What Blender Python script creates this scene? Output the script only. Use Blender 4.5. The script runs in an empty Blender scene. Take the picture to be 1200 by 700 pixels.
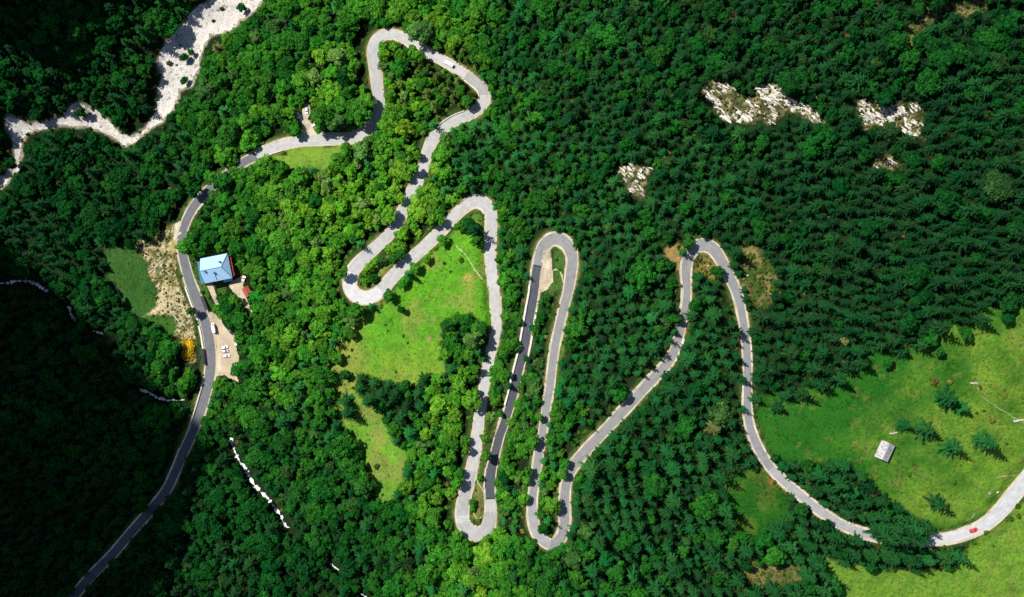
import bpy, math, random
import numpy as np
from mathutils import Vector, Matrix

R = math.radians
rng = np.random.default_rng(7)
random.seed(7)
scene = bpy.context.scene
COL = scene.collection

# ------------------------------------------------------------------ camera, sky, sun, exposure
CAM_H = 643.0
FPX = 1200 * 40.0 / 36.0
cam_data = bpy.data.cameras.new("camera")
cam_data.lens = 40.0
cam_data.sensor_width = 36.0
cam_data.clip_start = 1.0
cam_data.clip_end = 20000.0
cam = bpy.data.objects.new("camera", cam_data)
cam.location = (0, 0, CAM_H)
cam.rotation_euler = (0, 0, 0)
COL.objects.link(cam)
scene.camera = cam

SUN_EL = R(54)
_sa = Vector((-0.83, 0.56, 0)).normalized()
SUN_DIR = Vector((_sa.x * math.cos(SUN_EL), _sa.y * math.cos(SUN_EL), math.sin(SUN_EL)))
world = bpy.data.worlds.new("World")
scene.world = world
world.use_nodes = True
_nt = world.node_tree
_sky = _nt.nodes.new("ShaderNodeTexSky")
_sky.sky_type = 'NISHITA'
_sky.sun_disc = False
_sky.sun_elevation = SUN_EL
_sky.sun_rotation = math.atan2(_sa.x, _sa.y)
_sky.altitude = 1200
_bg = _nt.nodes["Background"]
_bg.inputs["Strength"].default_value = 0.12
_nt.links.new(_sky.outputs[0], _bg.inputs[0])

sun_data = bpy.data.lights.new("sun", 'SUN')
sun_data.energy = 5.0
sun_data.angle = R(0.53)
sun_data.color = (1.0, 0.955, 0.88)
sun = bpy.data.objects.new("sun", sun_data)
sun.rotation_euler = SUN_DIR.to_track_quat('Z', 'Y').to_euler()
sun.location = (-300, 200, 900)
COL.objects.link(sun)

vs = scene.view_settings
vs.view_transform = 'Standard'
vs.look = 'None'
vs.exposure = 0.7
vs.gamma = 1.0
vs.use_curve_mapping = False
cy = scene.cycles
cy.max_bounces = 4
cy.diffuse_bounces = 2
cy.glossy_bounces = 1
cy.transmission_bounces = 2
cy.transparent_max_bounces = 4
cy.caustics_reflective = False
cy.caustics_refractive = False
cy.use_denoising = False

# ------------------------------------------------------------------ small helpers
def sstep(a, b, x):
    t = np.clip((x - a) / (b - a), 0, 1)
    return t * t * (3 - 2 * t)


def w_at(px, py, z):
    """world point on the photo ray at height z"""
    d = (CAM_H - z) / FPX
    return (px - 600) * d, -(py - 350) * d


def to_px(x, y, z):
    d = FPX / (CAM_H - z)
    return 600 + x * d, 350 - y * d


class VNoise:
    """tileable value noise on numpy arrays"""
    def __init__(self, seed, n=256):
        self.n = n
        self.t = np.random.default_rng(seed).random((n, n))

    def __call__(self, x, y):
        x = np.asarray(x, float); y = np.asarray(y, float)
        xi = np.floor(x).astype(int); yi = np.floor(y).astype(int)
        fx = x - xi; fy = y - yi
        fx = fx * fx * (3 - 2 * fx); fy = fy * fy * (3 - 2 * fy)
        n = self.n
        a = self.t[xi % n, yi % n]; b = self.t[(xi + 1) % n, yi % n]
        c = self.t[xi % n, (yi + 1) % n]; d = self.t[(xi + 1) % n, (yi + 1) % n]
        return (a * (1 - fx) + b * fx) * (1 - fy) + (c * (1 - fx) + d * fx) * fy

    def fbm(self, x, y, o=4):
        s = 0; a = 0.5; t = 0
        for k in range(o):
            s = s + a * self(x * 2 ** k + 17 * k, y * 2 ** k - 31 * k); t += a; a *= .5
        return s / t


N1, N2, N3 = VNoise(1), VNoise(2), VNoise(3)


def make_mesh(name, verts, faces, mats, face_mat=None, smooth=False, attrs=None):
    """verts Nx3, faces: list of lists or an (M,k) array"""
    me = bpy.data.meshes.new(name)
    verts = np.asarray(verts, dtype=np.float32)
    if isinstance(faces, np.ndarray):
        m, k = faces.shape
        me.vertices.add(len(verts)); me.vertices.foreach_set("co", verts.ravel())
        me.loops.add(m * k); me.loops.foreach_set("vertex_index", faces.astype(np.int32).ravel())
        me.polygons.add(m)
        me.polygons.foreach_set("loop_start", np.arange(0, m * k, k, dtype=np.int32))
        me.polygons.foreach_set("loop_total", np.full(m, k, dtype=np.int32))
        me.update(calc_edges=True)
    else:
        me.from_pydata([tuple(v) for v in verts.tolist()], [], faces)
    for mm in (mats if isinstance(mats, (list, tuple)) else [mats]):
        me.materials.append(mm)
    if face_mat is not None:
        me.polygons.foreach_set("material_index", np.asarray(face_mat, dtype=np.int32))
    me.polygons.foreach_set("use_smooth", np.full(len(me.polygons), bool(smooth)))
    for an, (dom, typ, data) in (attrs or {}).items():
        a = me.attributes.new(an, typ, dom)
        key = {'FLOAT': 'value', 'INT': 'value', 'FLOAT_VECTOR': 'vector', 'FLOAT_COLOR': 'color'}[typ]
        a.data.foreach_set(key, np.asarray(data).ravel())
    me.update()
    return me


def link(name, data, parent=None, loc=None, rot=None):
    o = bpy.data.objects.new(name, data)
    COL.objects.link(o)
    if parent is not None:
        o.parent = parent
    if loc is not None:
        o.location = loc
    if rot is not None:
        o.rotation_euler = rot
    return o


def tag(o, label, cat, group=None):
    o["label"] = label
    o["category"] = cat
    if group:
        o["group"] = group
    return o


def thing(name, label, cat, loc, rot=(0, 0, 0), group=None):
    return tag(link(name, None, None, loc, rot), label, cat, group)


def structure(o):
    o["kind"] = "structure"
    return o


class MB:
    """collects boxes, prisms and tubes in one mesh"""
    def __init__(self):
        self.v = []; self.f = []

    def poly(self, pts, faces):
        b = len(self.v)
        self.v += [tuple(p) for p in pts]
        self.f += [[b + i for i in f] for f in faces]
        return self

    def box(self, c, s, rz=0.0, rx=0.0, ry=0.0):
        hx, hy, hz = s[0] / 2, s[1] / 2, s[2] / 2
        M = Matrix.Rotation(rz, 3, 'Z') @ Matrix.Rotation(ry, 3, 'Y') @ Matrix.Rotation(rx, 3, 'X')
        p = [Vector(c) + M @ Vector((x, y, z)) for x in (-hx, hx) for y in (-hy, hy) for z in (-hz, hz)]
        return self.poly(p, [[0, 1, 3, 2], [4, 6, 7, 5], [0, 4, 5, 1], [2, 3, 7, 6], [0, 2, 6, 4], [1, 5, 7, 3]])

    def slab(self, pts, t):
        """closed slab: polygon pts (up-facing, counter-clockwise) with thickness t downwards along its normal"""
        P = [Vector(p) for p in pts]
        n = (P[1] - P[0]).cross(P[2] - P[0]).normalized()
        Q = [p - n * t for p in P]
        k = len(P)
        F = [list(range(k)), list(range(2 * k - 1, k - 1, -1))]
        F += [[i, k + i, k + (i + 1) % k, (i + 1) % k] for i in range(k)]
        return self.poly(P + Q, F)

    def tube(self, a, b, r0, r1, n=8, caps=True):
        a = Vector(a); b = Vector(b)
        q = (b - a).to_track_quat('Z', 'Y')
        p = []
        for c, r in ((a, r0), (b, r1)):
            for i in range(n):
                t = 2 * math.pi * i / n
                p.append(c + q @ Vector((r * math.cos(t), r * math.sin(t), 0)))
        F = [[i, (i + 1) % n, n + (i + 1) % n, n + i] for i in range(n)]
        if caps:
            F += [list(range(n - 1, -1, -1)), list(range(n, 2 * n))]
        return self.poly(p, F)

    def mesh(self, name, mat, smooth=False):
        return make_mesh(name, np.array([tuple(v) for v in self.v]), self.f, mat, smooth=smooth)

    def build(self, name, mat, parent=None, smooth=False):
        return link(name, self.mesh(name, mat, smooth), parent)


# ------------------------------------------------------------------ materials
class NT:
    def __init__(self, name):
        self.m = bpy.data.materials.new(name)
        self.m.use_nodes = True
        self.t = self.m.node_tree
        self.b = self.t.nodes["Principled BSDF"]
        self.out = self.t.nodes["Material Output"]

    def n(self, typ, **kw):
        o = self.t.nodes.new(typ)
        for k, v in kw.items():
            setattr(o, k, v)
        return o

    def l(self, a, b):
        self.t.links.new(a, b)

    def noise(self, scale, detail=4, rough=.6, vec=None, dim='3D'):
        o = self.n("ShaderNodeTexNoise")
        o.inputs["Scale"].default_value = scale
        o.inputs["Detail"].default_value = detail
        o.inputs["Roughness"].default_value = rough
        if vec is not None:
            self.l(vec, o.inputs["Vector"])
        return o.outputs["Fac"]

    def pos(self):
        return self.n("ShaderNodeNewGeometry").outputs["Position"]

    def obj(self):
        return self.n("ShaderNodeTexCoord").outputs["Object"]

    def attr(self, name, typ='GEOMETRY', out="Color"):
        o = self.n("ShaderNodeAttribute")
        o.attribute_type = typ
        o.attribute_name = name
        return o.outputs[out]

    def ramp(self, fac, stops):
        o = self.n("ShaderNodeValToRGB")
        e = o.color_ramp.elements
        while len(e) < len(stops):
            e.new(0.5)
        for i, (p, c) in enumerate(stops):
            e[i].position = p
            e[i].color = (c[0], c[1], c[2], 1) if not isinstance(c, (int, float)) else (c, c, c, 1)
        self.l(fac, o.inputs[0])
        return o.outputs[0]

    def mix(self, a, b, fac=1.0, mode='MIX'):
        o = self.n("ShaderNodeMix", data_type='RGBA', blend_type=mode)
        for s, v in ((o.inputs[0], fac), (o.inputs[6], a), (o.inputs[7], b)):
            if isinstance(v, (int, float)):
                s.default_value = v if s == o.inputs[0] else (v, v, v, 1)
            elif isinstance(v, tuple):
                s.default_value = (v[0], v[1], v[2], 1)
            else:
                self.l(v, s)
        return o.outputs[2]

    def math(self, op, a, b=0.0, c=None):
        o = self.n("ShaderNodeMath", operation=op)
        for i, v in enumerate((a, b, c)):
            if v is None:
                continue
            if isinstance(v, (int, float)):
                o.inputs[i].default_value = v
            else:
                self.l(v, o.inputs[i])
        return o.outputs[0]

    def bump(self, h, strength=.5, dist=.3):
        o = self.n("ShaderNodeBump")
        o.inputs["Strength"].default_value = strength
        o.inputs["Distance"].default_value = dist
        self.l(h, o.inputs["Height"])
        self.l(o.outputs[0], self.b.inputs["Normal"])

    def done(self, col, rough=.85, spec=.2):
        if isinstance(col, tuple):
            self.b.inputs["Base Color"].default_value = (*col, 1)
        else:
            self.l(col, self.b.inputs["Base Color"])
        self.b.inputs["Roughness"].default_value = rough
        self.b.inputs["Specular IOR Level"].default_value = spec
        return self.m


def simple(name, col, rough=.6, spec=.3, var=.15, scale=2.0, metal=0.0):
    k = NT(name)
    f = k.noise(scale, 4, .6, k.obj())
    c = k.mix(tuple(v * (1 - var) for v in col), tuple(min(1, v * (1 + var)) for v in col), f)
    k.b.inputs["Metallic"].default_value = metal
    return k.done(c, rough, spec)


def leaf_material(name, spread=.9, transl=.28):
    """leaf colour = the tint set per tree, varied from clump to clump"""
    k = NT(name)
    tint = k.attr("tint", 'INSTANCER', "Color")
    sh = k.attr("shade", 'GEOMETRY', "Fac")
    lo, hi = 1 - spread * .55, 1 + spread * .45
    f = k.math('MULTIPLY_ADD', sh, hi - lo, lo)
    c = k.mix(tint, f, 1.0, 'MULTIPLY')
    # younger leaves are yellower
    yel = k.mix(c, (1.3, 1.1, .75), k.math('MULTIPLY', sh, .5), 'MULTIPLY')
    k.done(yel, .8, .02)
    tr = k.n("ShaderNodeBsdfTranslucent")
    k.l(yel, tr.inputs[0])
    mx = k.n("ShaderNodeMixShader")
    mx.inputs[0].default_value = transl
    k.l(k.b.outputs[0], mx.inputs[1]); k.l(tr.outputs[0], mx.inputs[2])
    k.l(mx.outputs[0], k.out.inputs[0])
    return k.m


M = {}
M['leaf'] = leaf_material("broadleaf_foliage")
M['needle'] = leaf_material("needle_foliage", 1.0, .15)
M['grass'] = leaf_material("grass_blades", .6, .3)
M['bark'] = simple("bark", (.09, .07, .05), .9, .1, .4, 1.5)
M['dead'] = simple("dead_wood", (.38, .35, .31), .85, .1, .25, 1.5)


def mat_ground():
    k = NT("ground")
    P = k.pos()
    base = k.attr("gcol", 'GEOMETRY', "Color")
    n1 = k.noise(.09, 5, .65, P)
    n2 = k.noise(.55, 4, .7, P)
    n3 = k.noise(2.6, 3, .7, P)
    c = k.mix(base, k.ramp(n1, [(.25, (.62, .72, .7)), (.5, (1, 1, 1)), (.78, (1.35, 1.2, .95))]), 1.0, 'MULTIPLY')
    c = k.mix(c, k.ramp(n2, [(.28, (.55, .62, .6)), (.5, (1, 1, 1)), (.75, (1.4, 1.28, 1.1))]), .85, 'MULTIPLY')
    c = k.mix(c, k.ramp(n3, [(.3, (.6, .62, .6)), (.55, (1, 1, 1)), (.8, (1.45, 1.4, 1.3))]), .8, 'MULTIPLY')
    h = k.math('ADD', k.math('MULTIPLY', n2, 1.2), k.math('MULTIPLY', n3, .5))
    k.bump(h, .8, .9)
    return k.done(c, .95, .05)


def mat_road():
    k = NT("asphalt")
    P = k.pos()
    base = k.attr("rcol", 'GEOMETRY', "Color")
    ac = k.attr("across", 'GEOMETRY', "Fac")
    al = k.attr("along", 'GEOMETRY', "Fac")
    cmb = k.n("ShaderNodeCombineXYZ")
    k.l(k.math('MULTIPLY', ac, 1.6), cmb.inputs[0]); k.l(k.math('MULTIPLY', al, .045), cmb.inputs[1])
    streak = k.noise(2.4, 3, .6, cmb.outputs[0])
    n2 = k.noise(.35, 4, .65, P)
    n3 = k.noise(3.0, 3, .7, P)
    c = k.mix(base, k.ramp(streak, [(.3, .80), (.5, 1.0), (.72, 1.14)]), 1.0, 'MULTIPLY')
    lane = k.math('ABSOLUTE', k.math('SINE', k.math('MULTIPLY', ac, 2.6)))
    c = k.mix(c, k.ramp(k.math('ADD', lane, k.math('MULTIPLY', k.math('SUBTRACT', streak, .5), 1.2)), [(.2, (.84, .85, .86)), (.8, (1.05, 1.05, 1.04))]), .45, 'MULTIPLY')
    c = k.mix(c, k.ramp(n2, [(.3, (.82, .83, .85)), (.55, (1, 1, 1)), (.75, (1.1, 1.08, 1.04))]), 1.0, 'MULTIPLY')
    c = k.mix(c, k.ramp(n3, [(.3, .88), (.55, 1.0), (.8, 1.1)]), 1.0, 'MULTIPLY')
    return k.done(c, .85, .2)


def mat_two(name, a, b, s1=.25, s2=1.6, bump=.5, c3=None, rough=.9):
    k = NT(name)
    P = k.pos()
    n1 = k.noise(s1, 5, .65, P)
    n2 = k.noise(s2, 4, .75, P)
    c = k.ramp(n1, [(.32, a), (.68, b)] if c3 is None else [(.28, a), (.55, b), (.78, c3)])
    c = k.mix(c, k.ramp(n2, [(.3, .68), (.52, 1.0), (.75, 1.22)]), 1.0, 'MULTIPLY')
    k.bump(n2, bump, .4)
    return k.done(c, rough, .1)


M['ground'] = mat_ground()
M['road'] = mat_road()
M['verge'] = mat_two("verge_gravel", (.30, .25, .17), (.46, .41, .32), .2, 1.5, .5)
M['gravel'] = mat_two("gravel_lot", (.30, .245, .165), (.44, .365, .26), .12, 1.2, .4)
M['riverbed'] = mat_two("river_gravel", (.28, .265, .24), (.44, .42, .39), .08, .9, .7, (.38, .31, .24))
M['limestone'] = mat_two("limestone", (.38, .34, .27), (.58, .55, .50), .3, 1.1, .8, (.42, .33, .20))
M['boulder'] = mat_two("boulder", (.26, .25, .24), (.46, .44, .42), .4, 1.5, .6)
M['water'] = mat_two("white_water", (.16, .19, .19), (.85, .88, .88), .5, 2.2, .5, None, .35)
M['path'] = mat_two("trodden_path", (.22, .24, .11), (.40, .37, .24), .3, 1.8, .3)
M['track'] = mat_two("grassy_track", (.10, .13, .035), (.27, .26, .13), .25, 1.4, .3)
M['wallstone'] = mat_two("parapet_stone", (.40, .36, .29), (.56, .52, .45), .5, 1.8, .6)
M['concrete'] = mat_two("pale_concrete", (.48, .44, .38), (.6, .56, .5), .3, 1.6, .3)
M['cliff'] = M['limestone']

# ------------------------------------------------------------------ the road in the photograph: px, py, width(px), height or None
ROAD = [
 (40,746,10,-76),(62,724,10,None),(88,697,10,-80),(110,672,10,None),(132,650,10,None),(153,625,10,None),(175,600,10,-86),(195,575,10,None),(207,550,10,None),(217,526,11,-89),
 (228,501,11,None),(237,475,12,-90),(244,450,12.5,None),(247,425,13,-89),(245,400,13,None),(239.5,375,13,-87),(230,350,13,None),(221,325,12,None),(215,302,11,-84),(212,284,10,None),
 (216,265,10,-82),(226,244,11,None),(241,226,11,None),(256,213,10,None),(272,200,10,-78),(292,187,11,None),(318,174,12,None),(348,166,13,-72),(375,164,14,None),(400,163,14,None),(417,160,14,-69),
 (433,150,14,None),(443,138,13,None),(445,122,12,-66),(442,100,12.5,None),(440,78,13.5,-63),(437.5,60,13,None),(441,48,12,None),(450,41,12,-60),(462,40.5,12,None),(474,45,12,None),(484,52,11,None),
 (497,60,11,-56),(512,67.5,11,None),(527,75.5,11.5,None),(543,86,12,-53),(557,96,13,None),(567,106,14,None),(568,117,14,-50),(560,128,13,None),(549,135,12,None),(534,141,12,None),(520,150,12,-47),
 (508,162,12,None),(501,177,12,None),(495,198,12,-43),(488,215,13,None),(481,230,13,None),(472,248,13,-39),(462,266,13,None),(450,281,13,None),(435,295,14,-35),(422,307,15,None),(412,321,16,None),
 (410,336,16,-33),(418,347,17,None),(431,349,16,-32),(446,341,15,None),(462,323,14,None),(480,305,13,-27),(497,290,12.5,None),(512,275,12.5,None),(527,259,12.5,-23),(540,246,13,None),(550,238.5,14,None),
 (560,236,15,-20),(570,241,15,None),(575.5,252,14,None),(576,267,13.5,None),(574.5,283,13,-17),(574.5,300,13,None),(576.5,320,13,None),(579,338,12.5,-13),(581,360,12,None),(582,382,11.5,None),
 (579,400,10.5,-9),(573,422,10.5,None),(569,445,11,None),(565,470,11,-5),(561,495,11.5,None),(558,522,12,None),(552.5,552,13,-1),(546.5,575,14,None),(542,597,15,None),(543,612,16,1),(550,622,17,None),
 (561,626,17,None),(571,619,16,None),(575,605,15,4),(575,587,13,None),(574,570,12,None),(576,550,12,6),(581,528,11,None),(586,510,10.5,None),(593,490,10.5,None),(600,467,10.5,9),(607,437,10.5,None),
 (614,410,11,12),(619,382,11,None),(622.5,362,11,None),(626,343,11,15),(628,322,11,None),(630,311,11.5,None),(633,299,13,None),(638,288,14,17),(646,281,14.5,None),(655,280.5,14.5,None),(663.5,286,14,19),
 (669,295,13.5,None),(671,306,13,None),(669.5,319,13,None),(666,340,11.5,22),(660,362,10.5,None),(654.5,387,10.5,None),(650,408,10,26),(647,430,10,None),(644,455,9.5,None),(639.5,482,9.5,30),(635,512,9.5,None),
 (631,534,10,None),(627,562,10,33),(624,587,10.5,None),(624.5,608,12,None),(631,627,13,35),(645,638,13.5,None),(657,631,13,None),(661.5,615,12.5,37),(661.5,592,12,None),(663,570,11.5,None),(671,548,12,39),
 (685,530,12.5,None),(697,517,12.5,None),(713,500,12.5,42),(732,480,12.5,None),(755,455,12,None),(772,437,11.5,46),(786,420,11,None),(795,397,10.5,None),(800,375,10,49),(804,355,9.5,None),(805,338,9.5,None),
 (804,325,10.5,51),(804.5,312,12,None),(807.5,300,13.5,None),(815.5,290,14.5,None),(825,287.5,15,53),(834.5,291,15,None),(842.5,301,14,None),(850,314,13,None),(857,328,12,55),(864.5,346,11,None),(870,370,10,57),
 (874,400,9.5,None),(876,427,9,None),(876,455,9,60),(876,480,9,None),(880,504,10,None),(889,526,10.5,63),(903,548,10.5,None),(921,566,10.5,None),(941,583,10.5,66),(961,599,10.5,None),(982,613,10.5,None),
 (1005,623,11,69),(1030,629,11,None),(1062,632,12,71),(1095,632,12.5,None),(1117,629.5,13,None),(1140,622,13.5,74),(1160,611,15,None),(1175,596,17,None),(1188,580,18,None),(1203,562,18,77),(1230,533,18,None),(1262,500,18,80),
]


def build_road_path():
    A = np.array([(r[0], r[1], r[2]) for r in ROAD], float)
    cum = np.concatenate([[0], np.cumsum(np.hypot(*np.diff(A[:, :2], axis=0).T))])
    zk = [(cum[i], r[3]) for i, r in enumerate(ROAD) if r[3] is not None]
    pts = []
    n = len(A)
    for i in range(n - 1):
        p0, p1, p2, p3 = A[max(i - 1, 0)], A[i], A[i + 1], A[min(i + 2, n - 1)]
        m = max(2, int((cum[i + 1] - cum[i]) / 1.6))
        for j in range(m):
            t = j / m
            q = .5 * ((2 * p1) + (-p0 + p2) * t + (2 * p0 - 5 * p1 + 4 * p2 - p3) * t * t + (-p0 + 3 * p1 - 3 * p2 + p3) * t ** 3)
            s = cum[i] + (cum[i + 1] - cum[i]) * t
            pts.append((q[0], q[1], q[2], s))
    P = np.array(pts)
    z = np.interp(P[:, 3], [a for a, b in zk], [b for a, b in zk])
    ker = np.ones(25) / 25
    z = np.convolve(np.pad(z, 12, mode='edge'), ker, 'valid')
    x, y = w_at(P[:, 0], P[:, 1], z)
    hw = P[:, 2] * (CAM_H - z) / FPX / 2 * .88
    return P, np.stack([x, y, z], 1), hw


RPX, RW, RHW = build_road_path()
RTAN = np.gradient(RW[:, :2], axis=0)
RTAN /= np.linalg.norm(RTAN, axis=1, keepdims=True)
RNOR = np.stack([-RTAN[:, 1], RTAN[:, 0]], 1)          # to the left of travel
RS = np.concatenate([[0], np.cumsum(np.linalg.norm(np.diff(RW, axis=0), axis=1))])

# ------------------------------------------------------------------ terrain: heights known at some places, smooth in between
CTRL = [(px, py, z) for px, py, z in [
 # river
 (300,-10,-116),(280,12,-118),(235,50,-120),(205,85,-121),(185,125,-122),(157,163,-124),(120,142,-125),(80,138,-126),(40,150,-127),(12,175,-129),(0,215,-130),(-50,240,-132),
 # slope beyond the river
 (190,20,-113),(160,80,-116),(120,80,-108),(60,80,-102),(90,20,-98),(20,20,-88),(150,-20,-104),(30,100,-108),(-40,60,-92),(-40,140,-116),
 # lower valley and stream
 (0,330,-124),(85,372,-116),(125,395,-110),(165,460,-101),(215,472,-94),(270,515,-84),(335,615,-62),(430,700,-42),(470,740,-36),
 (60,230,-119),(130,230,-108),(60,280,-118),(150,300,-99),(190,300,-92),(180,370,-94),(100,450,-110),(20,420,-116),(0,500,-104),(100,560,-96),(0,600,-88),(0,720,-72),(-60,520,-100),(-60,720,-70),
 (150,690,-80),(230,640,-78),(300,690,-66),(270,590,-80),
 # house terrace
 (255,315,-86),(283,340,-84),(264,410,-88),(290,380,-80),
 # centre slope
 (240,150,-100),(260,90,-104),(330,110,-84),(330,40,-92),(400,60,-76),(400,10,-80),(300,250,-82),(350,220,-66),(400,230,-55),(340,320,-68),(310,380,-74),(370,380,-56),(340,470,-66),(400,460,-42),(300,460,-78),
 (390,540,-46),(450,420,-32),(510,340,-21),(500,420,-20),(460,500,-26),(520,500,-13),(440,580,-30),(500,600,-13),(450,660,-28),(520,690,-8),(600,660,16),(600,740,16),
 (500,100,-58),(520,0,-56),(600,30,-28),(540,190,-34),(600,130,-24),(600,230,-8),(650,100,-2),(700,40,12),(700,180,20),(760,100,34),(740,260,34),(720,350,38),(700,430,36),(600,330,4),
 (690,620,40),(700,700,34),(780,560,46),(820,460,52),(840,620,50),(800,700,40),(850,400,55),
 # right side
 (850,130,52),(950,130,66),(1040,140,74),(830,30,50),(950,20,72),(1100,20,94),(1200,60,108),(1150,150,92),(900,220,62),(1000,220,72),(1100,250,88),(1200,250,104),(900,300,62),(1000,340,78),(1100,350,92),(1200,380,98),
 (960,430,70),(1040,470,76),(1120,480,84),(1190,480,88),(920,500,66),(1000,560,72),(1090,560,78),(1150,560,80),(1000,680,64),(1100,690,66),(1200,660,72),(900,680,52),(1260,720,68),(1280,300,112),(1280,0,116),
 (600,-50,-20),(850,-50,50),(1100,-60,98),(900,760,44),(1100,760,60),
]]
_c = np.array(CTRL, float)
_cx, _cy = w_at(_c[:, 0], _c[:, 1], _c[:, 2])
_ri = np.arange(0, len(RW), 26)
TX = np.concatenate([_cx, RW[_ri, 0]]); TY = np.concatenate([_cy, RW[_ri, 1]]); TZ = np.concatenate([_c[:, 2], RW[_ri, 2]])


def _tps_fit(lam=40.0):
    n = len(TX)
    d2 = (TX[:, None] - TX[None]) ** 2 + (TY[:, None] - TY[None]) ** 2
    K = .5 * d2 * np.log(d2 + 1e-9) / 1e4
    K[np.arange(n), np.arange(n)] = lam / 1e2
    Pm = np.stack([np.ones(n), TX / 100, TY / 100], 1)
    Am = np.block([[K, Pm], [Pm.T, np.zeros((3, 3))]])
    return np.linalg.solve(Am, np.concatenate([TZ, [0, 0, 0]]))


_w = _tps_fit()


def base_z(x, y):
    x = np.asarray(x, float); y = np.asarray(y, float)
    shp = x.shape
    x = x.ravel(); y = y.ravel()
    xc = np.clip(x, -395, 290); yc = np.clip(y, -245, 245)
    out = np.empty(len(x))
    for i in range(0, len(x), 40000):
        a = xc[i:i + 40000]; b = yc[i:i + 40000]
        d2 = (a[:, None] - TX[None]) ** 2 + (b[:, None] - TY[None]) ** 2
        out[i:i + 40000] = (.5 * d2 * np.log(d2 + 1e-9) / 1e4) @ _w[:len(TX)] + _w[-3] + _w[-2] * a / 100 + _w[-1] * b / 100
    # unseen mountain walls south and north, shaped to shade the left; gentler rises elsewhere
    dl = np.maximum(0, -372 - x)
    qq = y + x * .675                                     # constant along the sun's bearing
    south = sstep(-150, -225, qq) * np.minimum(2.6 * dl, 880)
    pp = -x * .829 + y * .559                             # distance towards the sun
    pl = np.maximum(0, pp - 402)
    north = sstep(-78, -48, qq) * np.minimum(2.2 * pl, 235)
    gorge = -.03 * dl
    dr = np.maximum(0, x - 290); dt = np.maximum(0, y - 245); db = np.maximum(0, -245 - y)
    rise = np.minimum(.45 * dr, 520) + np.minimum(.3 * dt, 420) + np.minimum(.2 * db, 260)
    rough = (N1.fbm(x / 90, y / 90, 5) - .5) * np.minimum(np.maximum.reduce([dl * (qq < -140), dr, .3 * dt, db, .5 * pl * (qq > -60)]) * .5, 90)
    return (out + south + north + gorge + rise + rough).reshape(shp)


def grid_lines(a, b, step, far):
    core = np.arange(a, b + step * .5, step)
    g = []; s = step; p = b
    while p < far:
        s *= 1.3; p += s; g.append(p)
    up = core[-1] - b + np.array(g)
    g = []; s = step; p = a
    while p > -far:
        s *= 1.3; p -= s; g.append(p)
    return np.concatenate([np.array(g)[::-1], core, up])


STEP = 1.4
GX = grid_lines(-412, 300, STEP, 6000)
GY = grid_lines(-262, 262, STEP, 6000)
XX, YY = np.meshgrid(GX, GY, indexing='ij')
ZB = base_z(XX, YY)
ZB = ZB + (N2.fbm(XX / 14, YY / 14, 3) - .5) * 2.2
ZF = ZB.copy()


def carve(px_world, z, r0, r1, W, T):
    """level the ground to z within r0 of a point, blending out at r1: the strongest pull wins"""
    i0, i1 = np.searchsorted(GX, (px_world[0] - r1, px_world[0] + r1))
    j0, j1 = np.searchsorted(GY, (px_world[1] - r1, px_world[1] + r1))
    if i1 <= i0 or j1 <= j0:
        return
    d = np.hypot(XX[i0:i1, j0:j1] - px_world[0], YY[i0:i1, j0:j1] - px_world[1])
    w = np.where(d < r0, 2 - d / r0, 1 - sstep(r0, r1, d))
    m = w > W[i0:i1, j0:j1]
    W[i0:i1, j0:j1] = np.where(m, w, W[i0:i1, j0:j1])
    T[i0:i1, j0:j1] = np.where(m, z, T[i0:i1, j0:j1])


def in_poly(poly, x, y):
    poly = np.asarray(poly, float)
    x = np.asarray(x, float); y = np.asarray(y, float)
    r = np.zeros(x.shape, bool)
    j = len(poly) - 1
    for i in range(len(poly)):
        xi, yi = poly[i]; xj, yj = poly[j]
        c = ((yi > y) != (yj > y)) & (x < (xj - xi) * (y - yi) / (yj - yi + 1e-12) + xi)
        r ^= c
        j = i
    return r


# --- outlines traced in photo pixels
RIVER = [(255,-40),(245,0),(225,12),(215,27),(200,40),(190,57),(184,72),(189,87),(184,112),(180,135),(170,150),(155,160),(140,156),(130,142),(112,130),(97,121),(85,122),(72,136),(50,143),(32,145),(22,138),(7,135),(5,150),(14,160),(17,176),(19,190),(8,201),(-8,213),(-60,235),
         (-60,255),(-5,229),(5,218),(15,206),(24,197),(26,182),(25,170),(32,157),(50,151),(75,147),(107,150),(122,154),(132,162),(147,172),(157,168),(172,153),(190,144),(207,125),(210,107),(225,100),(232,82),(237,57),(247,42),(270,37),(282,25),(300,12),(308,0),(320,-40)]
LOT = [(244,362),(246,379),(252,398),(253.5,417),(253,441),(262,440),(270,445),(281,450),(276,438),(281,422),(277,409),(276,393),(265,383),(258,371),(250,366)]
DRIVE = [(241,333),(249.5,331.5),(254,346),(259,357),(252,358),(247,347)]
YARD = [(266,333),(274,328),(285,322),(289,324),(285,334),(288,347),(297,366),(292,368),(281,352),(272,341)]
LAYBY = [(350,160),(354,150),(351,141),(345,137),(346,130),(353,134),(355,121),(362,119),(365,129),(361,140),(372,144),(380,158),(372,160),(360,160)]
PULLOUT = [(636,294),(644,290),(647,300),(648,315),(649,330),(641,341),(634,344),(632,332),(634,312)]
DIRT_NORTH = [(203,281),(205,262),(212,258),(214,268),(210,284)]
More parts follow.
